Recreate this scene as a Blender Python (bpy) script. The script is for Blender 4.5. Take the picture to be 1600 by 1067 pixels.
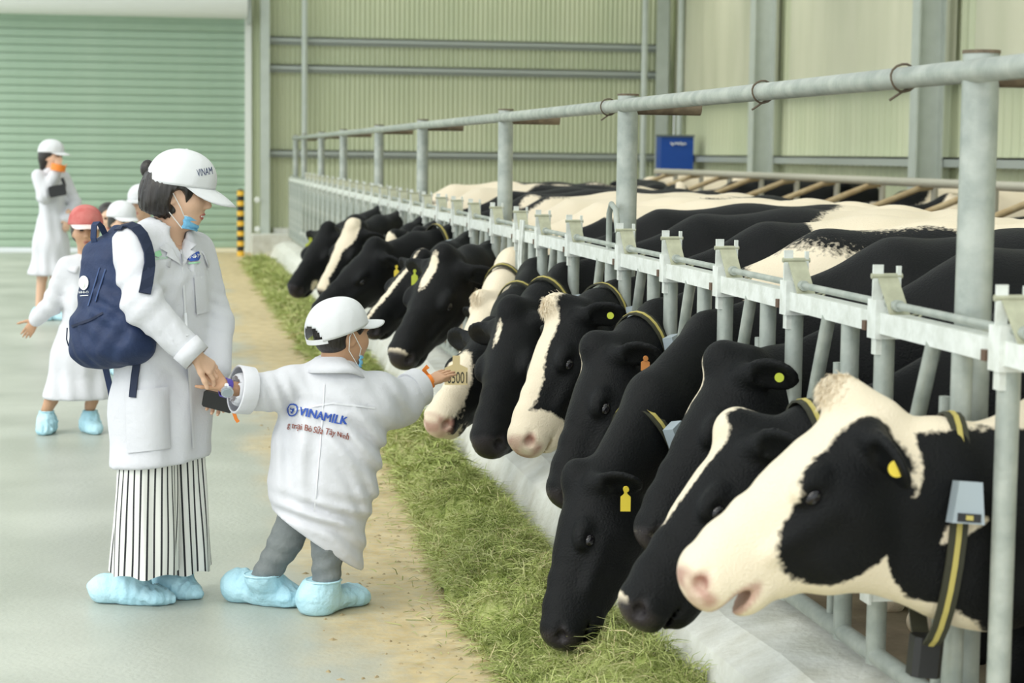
import bpy, bmesh, math, random
import numpy as np
from mathutils import Vector, Matrix
from mathutils.bvhtree import BVHTree

for o in list(bpy.data.objects): bpy.data.objects.remove(o)
SC = bpy.context.scene
COL = SC.collection
rng = np.random.default_rng(7); random.seed(7)
A = lambda *v: np.array(v, float)

# ------------------------------------------------------------------ camera
CAMH = 1.55; FPX = 3111.0
PITCH, YAW, ROLL = math.radians(5.37), math.radians(9.74), math.radians(0.66)
cam_d = bpy.data.cameras.new('camera'); cam = bpy.data.objects.new('camera', cam_d); COL.objects.link(cam)
cam_d.sensor_width = 36.0; cam_d.lens = FPX / 1600 * 36
RC = Matrix.Rotation(-YAW, 4, 'Z') @ Matrix.Rotation(math.pi/2 - PITCH, 4, 'X') @ Matrix.Rotation(ROLL, 4, 'Z')
cam.matrix_world = Matrix.Translation((0, 0, CAMH)) @ RC
cam_d.dof.use_dof = True; cam_d.dof.focus_distance = 6.8; cam_d.dof.aperture_fstop = 4.5
cam_d.clip_end = 300
SC.camera = cam
RN = np.array(RC.to_3x3()); CPOS = A(0, 0, CAMH)
def ray(px, py): return RN @ A((px-800)/FPX, (533.5-py)/FPX, -1)
def at(px, py, Y):                       # point of the pixel's ray at depth Y
    d = ray(px, py); return CPOS + d*(Y/d[1])
def gnd(px, py, z=0.0):
    d = ray(px, py); return CPOS + d*((z-CAMH)/d[2])
def pix(p):
    c = RN.T @ (np.asarray(p, float) - CPOS); return 800 - c[0]/c[2]*FPX, 533.5 + c[1]/c[2]*FPX

# ------------------------------------------------------------------ light
W = bpy.data.worlds.new('sky'); SC.world = W; W.use_nodes = True
bg = W.node_tree.nodes['Background']; bg.inputs[0].default_value = (0.90, 0.97, 1.0, 1); bg.inputs[1].default_value = 1.08
sd = bpy.data.lights.new('sun_offscreen', 'SUN'); sd.energy = 2.0; sd.angle = math.radians(50); sd.color = (1.0, 0.96, 0.88)
so = bpy.data.objects.new('sun_offscreen', sd); COL.objects.link(so)
so.rotation_euler = Vector((0.62, 0.42, -0.85)).to_track_quat('-Z', 'Y').to_euler()
SC.view_settings.view_transform = 'Standard'; SC.view_settings.look = 'None'
SC.view_settings.gamma = 1; SC.view_settings.use_curve_mapping = False
SC.view_settings.exposure = 0.72

# ------------------------------------------------------------------ materials
def mat(name, col, rough=0.6, metal=0.0, col2=None, scale=8.0, bump=0.0, bscale=60.0, spec=0.5, stretch=None, detail=4):
    m = bpy.data.materials.new(name); m.use_nodes = True
    nt = m.node_tree; b = nt.nodes['Principled BSDF']
    b.inputs['Roughness'].default_value = rough; b.inputs['Metallic'].default_value = metal
    b.inputs['Specular IOR Level'].default_value = spec
    b.inputs['Base Color'].default_value = (*col, 1)
    tc = nt.nodes.new('ShaderNodeTexCoord'); vec = tc.outputs['Object']
    if stretch:
        mp = nt.nodes.new('ShaderNodeMapping'); mp.inputs['Scale'].default_value = stretch
        nt.links.new(vec, mp.inputs['Vector']); vec = mp.outputs['Vector']
    if col2:
        n = nt.nodes.new('ShaderNodeTexNoise'); n.inputs['Scale'].default_value = scale; n.inputs['Detail'].default_value = detail
        nt.links.new(vec, n.inputs['Vector'])
        r = nt.nodes.new('ShaderNodeValToRGB'); r.color_ramp.elements[0].position = 0.35; r.color_ramp.elements[1].position = 0.68
        r.color_ramp.elements[0].color = (*col, 1); r.color_ramp.elements[1].color = (*col2, 1)
        nt.links.new(n.outputs['Fac'], r.inputs['Fac']); nt.links.new(r.outputs['Color'], b.inputs['Base Color'])
    if bump:
        n2 = nt.nodes.new('ShaderNodeTexNoise'); n2.inputs['Scale'].default_value = bscale; n2.inputs['Detail'].default_value = 5
        nt.links.new(vec, n2.inputs['Vector'])
        bp = nt.nodes.new('ShaderNodeBump'); bp.inputs['Strength'].default_value = bump; bp.inputs['Distance'].default_value = 0.01
        nt.links.new(n2.outputs['Fac'], bp.inputs['Height']); nt.links.new(bp.outputs['Normal'], b.inputs['Normal'])
    return m
M = {}
M['galv'] = mat('galvanised_steel', (.31, .345, .315), .45, .25, (.47, .50, .455), 14, .15, 90)
M['white_steel'] = mat('whitewashed_steel', (.78, .81, .78), .5, 0, (.62, .65, .60), 22, .15, 80)
M['flap'] = mat('olive_flap_plate', (.46, .47, .34), .55, .1, (.36, .36, .26), 30)
M['rust'] = mat('dirty_brown_steel', (.12, .09, .06), .7, .1, (.22, .17, .11), 25)
M['bolt'] = mat('rusty_bolt', (.16, .10, .07), .6, .5)
M['wire'] = mat('rusty_wire', (.13, .10, .07), .6, .4)
M['shutter'] = mat('sage_green_shutter', (.345, .475, .355), .55, 0, (.375, .50, .38), 3)
M['sheet'] = mat('olive_corrugated_sheet', (.53, .575, .385), .5, .05, (.59, .625, .43), 2, stretch=(1, 1, .15))
M['curtain'] = mat('cream_curtain', (.56, .57, .42), .7, 0, (.62, .62, .47), 3, stretch=(1, 1, .2))
M['girt'] = mat('grey_steel_girt', (.42, .46, .43), .5, .2)
M['column'] = mat('pale_grey_column', (.55, .60, .55), .5, .1, (.50, .55, .50), 6)
M['dark_steel'] = mat('dark_grey_steel', (.13, .16, .15), .6, .1)
M['white_paint'] = mat('white_paint', (.80, .82, .78), .5)
M['curb'] = mat('white_limed_concrete', (.74, .75, .70), .85, 0, (.60, .60, .53), 9, .4, 50)
M['tan_bar'] = mat('tan_rusted_bar', (.40, .29, .15), .6, .1, (.50, .40, .24), 12)
M['pale_bar'] = mat('pale_galvanised_bar', (.48, .46, .38), .5, .2)
M['yellow'] = mat('yellow_paint', (.85, .50, .04), .5)
M['black'] = mat('black_plastic', (.012, .012, .013), .4)
M['blue_box'] = mat('blue_plastic', (.01, .07, .36), .4)
M['coat'] = mat('white_cotton_coat', (.665, .67, .71), .9, 0, None, 8, .45, 24, spec=.2)
M['coat_seam'] = mat('white_coat_seam', (.74, .75, .79), .85)
M['cap'] = mat('white_cap_cotton', (.70, .71, .73), .8, 0, None, 8, .15, 60)
M['red_cap'] = mat('faded_red_cap', (.50, .11, .10), .8, 0, (.62, .22, .20), 12)
M['pale_cap'] = mat('washed_white_cap', (.80, .66, .64), .8)
M['skin'] = None
M['hair'] = mat('black_hair', (.012, .010, .009), .38, 0, (.022, .017, .014), 30, .5, 90, stretch=(1, 1, .08))
M['mask'] = mat('blue_surgical_mask', (.20, .52, .80), .8, 0, None, 8, .3, 120)
M['string'] = mat('white_elastic', (.8, .8, .78), .8)
M['cover'] = mat('light_blue_shoe_cover', (.42, .70, .82), .55, 0, (.52, .78, .88), 10, 1.0, 30)
M['grey_trouser'] = mat('grey_trouser', (.15, .17, .175), .85, 0, (.20, .22, .22), 15, .4, 60)
M['navy'] = mat('navy_backpack_cloth', (.007, .020, .070), .65, 0, (.011, .029, .092), 12, .25, 80)
M['navy_dark'] = mat('dark_navy_webbing', (.006, .014, .045), .7)
M['blue_print'] = mat('blue_print', (.03, .09, .42), .6)
M['navy_print'] = mat('navy_print', (.015, .03, .12), .6)
M['brown_print'] = mat('brown_print', (.24, .07, .05), .6)
M['green_print'] = mat('pale_green_print', (.38, .72, .45), .6)
M['white_print'] = mat('white_print', (.85, .87, .84), .6)
M['pale_print'] = mat('pale_green_white_print', (.72, .82, .68), .6)
M['orange'] = mat('orange_band', (.90, .25, .03), .5)
M['purple'] = mat('purple_watch_strap', (.10, .07, .40), .4)
M['silver'] = mat('silver_watch_face', (.55, .60, .68), .25, .5)
M['eye'] = mat('dark_wet_eye', (.008, .007, .009), .12, 0, spec=.5)
M['tag_yellow'] = mat('yellow_ear_tag', (.72, .56, .05), .45)
M['tag_lime'] = mat('lime_ear_tag', (.55, .62, .06), .45)
M['tag_cream'] = mat('cream_ear_tag', (.68, .55, .30), .45)
M['tag_orange'] = mat('orange_ear_tag', (.55, .22, .06), .5)
M['collar'] = mat('dark_olive_collar', (.035, .035, .02), .7)
M['collar_yellow'] = mat('yellow_collar_strip', (.50, .42, .12), .6)
M['sensor'] = mat('grey_sensor_plastic', (.36, .42, .46), .4)
M['teeth'] = mat('teeth', (.8, .76, .7), .3)

def attr_mat(name, attr, c0, c1, rough=.6, edge=0.0, nscale=60.0, namp=0.0, bump=0.0, bscale=80.0, thr=.0, third=None, spec=.4):
    """colour c0 where attr+noise < thr, c1 above; optional third attribute (name, colour, roughness)"""
    m = bpy.data.materials.new(name); m.use_nodes = True; nt = m.node_tree; L = nt.links; b = nt.nodes['Principled BSDF']
    b.inputs['Roughness'].default_value = rough; b.inputs['Specular IOR Level'].default_value = spec
    at_ = nt.nodes.new('ShaderNodeAttribute'); at_.attribute_name = attr
    tc = nt.nodes.new('ShaderNodeTexCoord'); n = nt.nodes.new('ShaderNodeTexNoise'); n.inputs['Scale'].default_value = nscale
    n.inputs['Detail'].default_value = 4; L.new(tc.outputs['Object'], n.inputs['Vector'])
    mm = nt.nodes.new('ShaderNodeMath'); mm.operation = 'MULTIPLY_ADD'; mm.inputs[1].default_value = namp; L.new(n.outputs['Fac'], mm.inputs[0])
    L.new(at_.outputs['Fac'], mm.inputs[2])
    mr = nt.nodes.new('ShaderNodeMapRange'); mr.inputs['From Min'].default_value = thr + namp/2 - edge; mr.inputs['From Max'].default_value = thr + namp/2 + edge + 1e-5
    L.new(mm.outputs[0], mr.inputs['Value'])
    mx = nt.nodes.new('ShaderNodeMix'); mx.data_type = 'RGBA'; mx.inputs['A'].default_value = (*c0, 1); mx.inputs['B'].default_value = (*c1, 1)
    L.new(mr.outputs[0], mx.inputs['Factor']); out = mx.outputs['Result']
    if third:
        a3 = nt.nodes.new('ShaderNodeAttribute'); a3.attribute_name = third[0]
        m3 = nt.nodes.new('ShaderNodeMix'); m3.data_type = 'RGBA'; m3.inputs['B'].default_value = (*third[1], 1)
        L.new(a3.outputs['Fac'], m3.inputs['Factor']); L.new(out, m3.inputs['A']); out = m3.outputs['Result']
        r3 = nt.nodes.new('ShaderNodeMapRange'); r3.inputs['To Min'].default_value = rough; r3.inputs['To Max'].default_value = third[2]
        L.new(a3.outputs['Fac'], r3.inputs['Value']); L.new(r3.outputs[0], b.inputs['Roughness'])
    L.new(out, b.inputs['Base Color'])
    if bump:
        n2 = nt.nodes.new('ShaderNodeTexNoise'); n2.inputs['Scale'].default_value = bscale; n2.inputs['Detail'].default_value = 5
        L.new(tc.outputs['Object'], n2.inputs['Vector'])
        bp = nt.nodes.new('ShaderNodeBump'); bp.inputs['Strength'].default_value = bump; bp.inputs['Distance'].default_value = .006
        L.new(n2.outputs['Fac'], bp.inputs['Height']); L.new(bp.outputs['Normal'], b.inputs['Normal'])
    return m
BLACKFUR, WHITEFUR = (.0042, .0048, .0054), (.80, .70, .54)
M['cow'] = attr_mat('black_and_white_hide', 'patch', BLACKFUR, WHITEFUR, .55, .004, 60, .022, .55, 150, third=('nose', (.030, .026, .028), .22), spec=.17)
M['cow_pink'] = attr_mat('black_and_white_hide_pink_nose', 'patch', BLACKFUR, WHITEFUR, .55, .004, 60, .022, .55, 150, third=('nose', (.42, .22, .18), .28), spec=.17)
M['skin'] = attr_mat('skin', 'lip', (.70, .45, .31), (.50, .14, .12), .5, .15, 60, .0, .06, 150, .5)
M['skin_dark'] = attr_mat('tanned_skin', 'lip', (.53, .31, .19), (.42, .18, .14), .5, .15, 60, .0, .06, 150, .5)

# ------------------------------------------------------------------ objects
ROOT = {}
def tag(o, label=None, cat=None, group=None, kind=None):
    if label: o['label'] = label
    if cat: o['category'] = cat
    if group: o['group'] = group
    if kind: o['kind'] = kind
    return o
def thing(name, label, cat, loc, group=None, kind=None):
    o = bpy.data.objects.new(name, None); COL.objects.link(o); o.location = loc; o.empty_display_size = .1
    ROOT[o.name] = A(*loc); return tag(o, label, cat, group, kind)
def mesh(name, V, F, m=None, smooth=False, attrs=None, uv=None):
    V = np.asarray(V, np.float32).reshape(-1, 3)
    me = bpy.data.meshes.new(name)
    if isinstance(F, np.ndarray):
        n, k = F.shape; me.vertices.add(len(V)); me.vertices.foreach_set('co', V.ravel())
        me.loops.add(n*k); me.loops.foreach_set('vertex_index', F.astype(np.int32).ravel())
        me.polygons.add(n); me.polygons.foreach_set('loop_start', np.arange(0, n*k, k, dtype=np.int32))
        me.update(calc_edges=True); me.validate()
    else:
        me.from_pydata(V.tolist(), [], F); me.update()
    if smooth:
        me.polygons.foreach_set('use_smooth', np.ones(len(me.polygons), bool))
        if not isinstance(F, np.ndarray): me.set_sharp_from_angle(angle=math.radians(55))
    for k_, a in (attrs or {}).items():
        at_ = me.attributes.new(k_, 'FLOAT', 'POINT'); at_.data.foreach_set('value', np.asarray(a, np.float32))
    if m: me.materials.append(m)
    return me
def mk(name, VF, m, parent=None, smooth=False, attrs=None, loc=None):
    """object from world-space vertices; a part is stored relative to its thing's base"""
    V, F = VF; V = np.asarray(V, float).reshape(-1, 3)
    base = ROOT[parent.name] if parent else (A(*loc) if loc is not None else A(V[:, 0].mean(), V[:, 1].mean(), V[:, 2].min()))
    o = bpy.data.objects.new(name, mesh(name, V - base, F, m, smooth, attrs)); COL.objects.link(o)
    ROOT[o.name] = base
    if parent: o.parent = parent
    else: o.location = base
    return o
def put(name, me, parent, loc, rot=None):
    """a piece that shares mesh data, at a world location"""
    o = bpy.data.objects.new(name, me); COL.objects.link(o); o.parent = parent
    o.location = A(*loc) - ROOT[parent.name]
    if rot: o.rotation_euler = rot
    ROOT[o.name] = A(*loc); return o

# ------------------------------------------------------------------ plain shapes (V, F)
def join(*parts):
    V = []; F = []; n = 0
    for v, f in parts:
        v = np.asarray(v, float).reshape(-1, 3); V.append(v)
        F += [[int(i)+n for i in q] for q in f]; n += len(v)
    return np.concatenate(V), F
def box(lo, hi):
    x0, y0, z0 = lo; x1, y1, z1 = hi
    V = [(x0,y0,z0),(x1,y0,z0),(x1,y1,z0),(x0,y1,z0),(x0,y0,z1),(x1,y0,z1),(x1,y1,z1),(x0,y1,z1)]
    return A(*V), [[0,3,2,1],[4,5,6,7],[0,1,5,4],[1,2,6,5],[2,3,7,6],[3,0,4,7]]
def obox(c, u, v, w, hu, hv, hw, bev=0.0):
    """oriented box; bev chamfers its long corners in the u-v plane"""
    c, u, v, w = [np.asarray(q, float) for q in (c, u, v, w)]
    b = bev
    ring = [(-hu+b,-hv),(hu-b,-hv),(hu,-hv+b),(hu,hv-b),(hu-b,hv),(-hu+b,hv),(-hu,hv-b),(-hu,-hv+b)] if b else [(-hu,-hv),(hu,-hv),(hu,hv),(-hu,hv)]
    n = len(ring); V = [c+u*a+v*q-w*hw for a, q in ring] + [c+u*a+v*q+w*hw for a, q in ring]
    F = [list(range(n))[::-1], list(range(n, 2*n))] + [[i, (i+1) % n, n+(i+1) % n, n+i] for i in range(n)]
    return np.array(V), F
def nrm(v): v = np.asarray(v, float); return v/(np.linalg.norm(v)+1e-12)
def frame(t, ref=(0, 0, 1)):
    t = nrm(t); ref = np.asarray(ref, float)
    if abs(t @ nrm(ref)) > .97: ref = A(1, 0, 0) if abs(t[0]) < .9 else A(0, 1, 0)
    u = nrm(np.cross(t, ref)); return t, u, np.cross(u, t)
def tube(pts, r, n=12, cap=True):
    pts = [np.asarray(p, float) for p in pts]; k = len(pts); rs = r if hasattr(r, '__len__') else [r]*k
    V = []; ref = None
    for i, p in enumerate(pts):
        t = nrm(pts[min(i+1, k-1)] - pts[max(i-1, 0)])
        if ref is None: _, u, v = frame(t); v = np.cross(t, u)
        else: u = nrm(ref - t*(ref @ t)); v = np.cross(t, u)
        ref = u
        for j in range(n):
            a = 2*math.pi*j/n; V.append(p + (u*math.cos(a)+v*math.sin(a))*rs[i])
    F = [[i*n+j, i*n+(j+1) % n, (i+1)*n+(j+1) % n, (i+1)*n+j] for i in range(k-1) for j in range(n)]
    if cap: F += [list(range(n))[::-1], list(range((k-1)*n, k*n))]
    return np.array(V), F
def ribbon(pts, wdir, width, thick):
    """flat strap along pts; wdir the width direction (one or per point)"""
    pts = [np.asarray(p, float) for p in pts]; k = len(pts); V = []
    wd = wdir if np.ndim(wdir) == 2 else [wdir]*k
    for i, p in enumerate(pts):
        t = nrm(pts[min(i+1, k-1)] - pts[max(i-1, 0)]); w = np.asarray(wd[i], float); w = nrm(w - t*(w @ t)); nn = np.cross(t, w)
        for a, b in ((-1,-1),(1,-1),(1,1),(-1,1)): V.append(p + w*a*width/2 + nn*b*thick/2)
    F = [[i*4+j, i*4+(j+1) % 4, (i+1)*4+(j+1) % 4, (i+1)*4+j] for i in range(k-1) for j in range(4)] + [[3,2,1,0], [(k-1)*4+j for j in range(4)]]
    return np.array(V), F
def sphere(c, r, n=16, m=10, R=None):
    r = np.broadcast_to(np.asarray(r, float), (3,)); V = []
    for i in range(m+1):
        th = math.pi*i/m
        for j in range(n):
            a = 2*math.pi*j/n; p = A(math.sin(th)*math.cos(a), math.sin(th)*math.sin(a), math.cos(th))*r
            V.append(np.asarray(c, float) + (R @ p if R is not None else p))
    return np.array(V), [[i*n+j, (i+1)*n+j, (i+1)*n+(j+1) % n, i*n+(j+1) % n] for i in range(m) for j in range(n)]
def disc(c, nrmv, r, thick, n=20, up=(0, 0, 1), ry=None):
    t, u, v = frame(nrmv, up); c = np.asarray(c, float); ry = ry or r
    ring = [u*math.cos(2*math.pi*j/n)*r + v*math.sin(2*math.pi*j/n)*ry for j in range(n)]
    V = [c+q-t*thick/2 for q in ring] + [c+q+t*thick/2 for q in ring]
    return np.array(V), [list(range(n))[::-1], list(range(n, 2*n))] + [[j, (j+1) % n, n+(j+1) % n, n+j] for j in range(n)]
def prism(poly, nv, thick):
    """planar polygon (world points) given a thickness along nv"""
    P = np.asarray(poly, float); nv = nrm(nv); n = len(P)
    V = np.concatenate([P - nv*thick/2, P + nv*thick/2])
    return V, [list(range(n))[::-1], list(range(n, 2*n))] + [[j, (j+1) % n, n+(j+1) % n, n+j] for j in range(n)]

# ------------------------------------------------------------------ organic surfaces: signed field -> mesh
class Vol:
    def __init__(s, lo, hi, h, xs=None):
        s.ax = [np.arange(lo[i]-2*h, hi[i]+3*h, h) for i in range(3)]
        if xs is not None: s.ax[0] = xs
        s.h = h; s.F = np.full([len(a) for a in s.ax], .5, np.float32)
    def _reg(s, lo, hi):
        sl = []
        for i in range(3):
            a, b = np.searchsorted(s.ax[i], (lo[i], hi[i])); a = max(a-1, 0); b = min(b+1, len(s.ax[i]))
            if b <= a: return None
            sl.append(slice(a, b))
        return tuple(sl)
    def put(s, fn, lo, hi, k=.02, sub=False):
        e = k + 3*s.h; sl = s._reg(np.asarray(lo)-e, np.asarray(hi)+e)
        if sl is None: return
        X = s.ax[0][sl[0]][:, None, None]; Y = s.ax[1][sl[1]][None, :, None]; Z = s.ax[2][sl[2]][None, None, :]
        d = fn(X, Y, Z); a = s.F[sl]
        if sub:
            hh = np.maximum(k-np.abs(a+d), 0)/k; s.F[sl] = np.maximum(a, -d) + hh*hh*k*.25
        else:
            hh = np.maximum(k-np.abs(a-d), 0)/k; s.F[sl] = np.minimum(a, d) - hh*hh*k*.25
    def cone(s, a, b, ra, rb, k=.02, sub=False):
        a = np.asarray(a, float); b = np.asarray(b, float); ab = b-a; L2 = max(ab @ ab, 1e-9)
        def fn(X, Y, Z):
            t = np.clip(((X-a[0])*ab[0]+(Y-a[1])*ab[1]+(Z-a[2])*ab[2])/L2, 0, 1)
            return np.sqrt((X-a[0]-t*ab[0])**2+(Y-a[1]-t*ab[1])**2+(Z-a[2]-t*ab[2])**2) - (ra+(rb-ra)*t)
        r = max(ra, rb); s.put(fn, np.minimum(a, b)-r, np.maximum(a, b)+r, k, sub)
    def ell(s, c, r, R=None, k=.02, sub=False):
        c = np.asarray(c, float); r = np.broadcast_to(np.asarray(r, float), (3,)); R = np.eye(3) if R is None else np.asarray(R)   # columns of R = axes
        def fn(X, Y, Z):
            x, y, z = X-c[0], Y-c[1], Z-c[2]
            q = [(R[0, i]*x+R[1, i]*y+R[2, i]*z)/r[i] for i in range(3)]
            k0 = np.sqrt(q[0]**2+q[1]**2+q[2]**2)+1e-6; k1 = np.sqrt((q[0]/r[0])**2+(q[1]/r[1])**2+(q[2]/r[2])**2)+1e-6
            return k0*(k0-1)/k1
        e = np.sqrt((R**2) @ (r**2)); s.put(fn, c-e, c+e, k, sub)
    def seg(s, a, b, ra, rb, u, k=.02, sub=False, pw=2.0):
        """tapered limb with elliptical section: ra, rb = (along u, across u)"""
        a = np.asarray(a, float); b = np.asarray(b, float); ab = b-a; L = np.linalg.norm(ab)+1e-9; t_ = ab/L
        u = np.asarray(u, float); u = nrm(u-t_*(u @ t_)); v = np.cross(t_, u)
        def fn(X, Y, Z):
            x, y, z = X-a[0], Y-a[1], Z-a[2]
            w = x*t_[0]+y*t_[1]+z*t_[2]; t = np.clip(w/L, 0, 1); ov = w-t*L
            t = t*t*(3-2*t)*.35 + t*.65
            ru = ra[0]+(rb[0]-ra[0])*t; rv = ra[1]+(rb[1]-ra[1])*t; rw = np.minimum(ru, rv)
            du = np.abs(x*u[0]+y*u[1]+z*u[2])/ru; dv = np.abs(x*v[0]+y*v[1]+z*v[2])/rv; dw = np.abs(ov)/rw
            if pw == 2.0: k0 = np.sqrt(du*du+dv*dv+dw*dw)+1e-6
            else: k0 = (du**pw+dv**pw+dw**pw)**(1/pw)+1e-6
            k1 = np.sqrt((du/ru)**2+(dv/rv)**2+(dw/rw)**2)+1e-6
            k1 = np.where(k0 > .2, k1*(k0/np.sqrt(du*du+dv*dv+dw*dw+1e-9)), k1)
            return k0*(k0-1)/k1
        r = max(*ra, *rb); s.put(fn, np.minimum(a, b)-r, np.maximum(a, b)+r, k, sub)
    def loft(s, nodes, u, k=.03, sub=False, pw=2.0):
        """nodes: (point, ru, rv)"""
        for i in range(len(nodes)-1):
            a, b = nodes[i], nodes[i+1]; uu = u[i] if np.ndim(u) == 2 else u
            s.seg(a[0], b[0], a[1:], b[1:], uu, k, sub, pw)
    def half(s, p, n, k=.01):
        """cut away everything on the n side of the plane through p"""
        p = np.asarray(p, float); n = nrm(n)
        X, Y, Z = s.ax[0][:, None, None], s.ax[1][None, :, None], s.ax[2][None, None, :]
        d = (X-p[0])*n[0]+(Y-p[1])*n[1]+(Z-p[2])*n[2]
        hh = np.maximum(k-np.abs(s.F-d), 0)/k; s.F = (np.maximum(s.F, d) + hh*hh*k*.25).astype(np.float32)
    def ripple(s, c, rad, d, wl, amp, bend=0.0, ph=0.0):
        """cloth folds: waves of length wl along d inside a soft ball"""
        c = np.asarray(c, float); d = nrm(d); sl = s._reg(c-np.max(rad)*1.9, c+np.max(rad)*1.9)
        if sl is None: return
        X = s.ax[0][sl[0]][:, None, None]-c[0]; Y = s.ax[1][sl[1]][None, :, None]-c[1]; Z = s.ax[2][sl[2]][None, None, :]-c[2]
        rad = np.broadcast_to(np.asarray(rad, float), (3,))
        g = np.exp(-((X/rad[0])**2+(Y/rad[1])**2+(Z/rad[2])**2))
        w = X*d[0]+Y*d[1]+Z*d[2] + bend*np.sin((X+Z)*9+ph)
        s.F[sl] += (amp*g*np.sin(2*math.pi*w/wl+ph)).astype(np.float32)
    def mesh(s, smooth=1):
        F = s.F; xs, ys, zs = s.ax; ins = F < 0
        c = np.zeros([n-1 for n in F.shape], np.int8)
        offs = [(i, j, k) for i in (0, 1) for j in (0, 1) for k in (0, 1)]
        nx, ny, nz = F.shape
        for i, j, k in offs: c += ins[i:nx-1+i, j:ny-1+j, k:nz-1+k]
        m = (c > 0) & (c < 8); idx = np.full(m.shape, -1, np.int32); ci, cj, ck = np.nonzero(m); idx[m] = np.arange(len(ci))
        S = np.zeros((len(ci), 3)); N = np.zeros(len(ci))
        for ax in range(3):
            for p in (0, 1):
                for q in (0, 1):
                    o = [p, q]; o.insert(ax, 0); o2 = list(o); o2[ax] = 1
                    fa = F[ci+o[0], cj+o[1], ck+o[2]]; fb = F[ci+o2[0], cj+o2[1], ck+o2[2]]
                    cr = (fa < 0) != (fb < 0); t = np.where(cr, fa/np.where(cr, fa-fb, 1), 0)
                    P = np.stack([xs[ci+o[0]], ys[cj+o[1]], zs[ck+o[2]]], 1); Q = np.stack([xs[ci+o2[0]], ys[cj+o2[1]], zs[ck+o2[2]]], 1)
                    S += (P+(Q-P)*t[:, None])*cr[:, None]; N += cr
        V = S/N[:, None]; faces = []
        for ax in range(3):
            a = [slice(1, -1)]*3; a[ax] = slice(0, -1); b = list(a); b[ax] = slice(1, None)
            fa = ins[tuple(a)]; fb = ins[tuple(b)]; e = np.nonzero(fa != fb); I = [e[n]+(0 if n == ax else 1) for n in range(3)]
            flip = ~fa[e]; p, q = [(1, 2), (2, 0), (0, 1)][ax]
            def cell(dp, dq):
                J = list(I); J[p] = J[p]-1+dp; J[q] = J[q]-1+dq; return idx[J[0], J[1], J[2]]
            Q = np.stack([cell(0, 0), cell(1, 0), cell(1, 1), cell(0, 1)], 1); Q[flip] = Q[flip][:, ::-1]; faces.append(Q)
        Fq = np.concatenate(faces)
        for _ in range(smooth):
            acc = np.zeros_like(V); cnt = np.zeros(len(V))
            for a_, b_ in ((0, 1), (1, 2), (2, 3), (3, 0)):
                for u_, v_ in ((a_, b_), (b_, a_)):
                    for d_ in range(3): acc[:, d_] += np.bincount(Fq[:, u_], V[Fq[:, v_], d_], len(V))
                    cnt += np.bincount(Fq[:, u_], minlength=len(V))
            V = .5*V + .5*acc/np.maximum(cnt, 1)[:, None]
        return V, Fq
def joinq(*parts):
    V = []; F = []; n = 0
    for v, f in parts: V.append(v); F.append(np.asarray(f)+n); n += len(v)
    return np.concatenate(V), np.concatenate(F)
def bvh(VF): return BVHTree.FromPolygons([tuple(v) for v in VF[0]], [tuple(int(i) for i in f) for f in VF[1]])
def onto(tree, px, py, off=.003):
    """where the pixel's ray meets a surface, lifted off it along the normal"""
    d = Vector(ray(px, py)).normalized(); h = tree.ray_cast(Vector(CPOS), d)
    if h[0] is None: return None
    n = h[1] if h[1].dot(d) < 0 else -h[1]
    return A(*(h[0] + n*off)), A(*n)
def patch_on(tree, poly, off=.003, cuts=4, thick=0.0, fallback=None):
    """a cloth patch or print lying on a surface: outline in photo pixels, projected"""
    bm = bmesh.new(); f = bm.faces.new([bm.verts.new((x, y, 0)) for x, y in poly])
    f.normal_update(); bmesh.ops.triangulate(bm, faces=[f])
    if cuts: bmesh.ops.subdivide_edges(bm, edges=bm.edges[:], cuts=cuts, use_grid_fill=True)
    bm.verts.ensure_lookup_table(); V = []; last = None
    hits = [onto(tree, v.co.x, v.co.y, off) for v in bm.verts]
    good = [h for h in hits if h is not None]
    if not good: bm.free(); return None
    yav = np.mean([h[0][1] for h in good])
    for v, h in zip(bm.verts, hits): V.append(h[0] if h is not None else at(v.co.x, v.co.y, yav))
    F = [[v.index for v in q.verts] for q in bm.faces]; bm.free()
    V = np.array(V)
    if thick:
        C = CPOS[None]-V; C = C/np.linalg.norm(C, axis=1)[:, None]; n = len(V)
        V2 = np.concatenate([V, V + C*thick])
        bm2 = bmesh.new(); bv = [bm2.verts.new(p) for p in V]; fs = [bm2.faces.new([bv[i] for i in q]) for q in F]
        bm2.edges.ensure_lookup_table(); bm2.verts.index_update(); E = [(e.verts[0].index, e.verts[1].index) for e in bm2.edges if len(e.link_faces) == 1]; bm2.free()
        F = F + [[i+n for i in q] for q in F] + [[a, b, b+n, a+n] for a, b in E]; V = V2
    return V, F
def text_mesh(s, size=1.0, bold=0.0):
    cu = bpy.data.curves.new('t', 'FONT'); cu.body = s; cu.size = size; cu.resolution_u = 3; cu.offset = bold
    o = bpy.data.objects.new('t', cu); COL.objects.link(o); dg = bpy.context.evaluated_depsgraph_get(); dg.update()
    me = o.evaluated_get(dg).to_mesh(); V = np.array([v.co[:] for v in me.vertices]); F = [list(p.vertices) for p in me.polygons]
    bpy.data.objects.remove(o); bpy.data.curves.remove(cu); return V, F
def text_on(tree, s, p0, p1, height, off=.003, bold=0.0):
    """print s on a surface: baseline from pixel p0 to p1, capital height in pixels; or on a plane when tree is (point, u, v)"""
    V, F = text_mesh(s, 1.0, bold); w = V[:, 0].max(); x0 = V[:, 0].min(); hh = .70
    p0 = A(*p0); p1 = A(*p1); e = (p1-p0)/(w-x0); dn = nrm(A(-e[1], e[0])); out = []; ok = None
    for v in V:
        q = p0 + e*(v[0]-x0) - dn*(v[1]/hh*height)
        h = onto(tree, q[0], q[1], off); 
        if h is None: h = (ok if ok is not None else at(q[0], q[1], 6.8), None)
        ok = h[0]; out.append(h[0])
    return np.array(out), F

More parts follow.
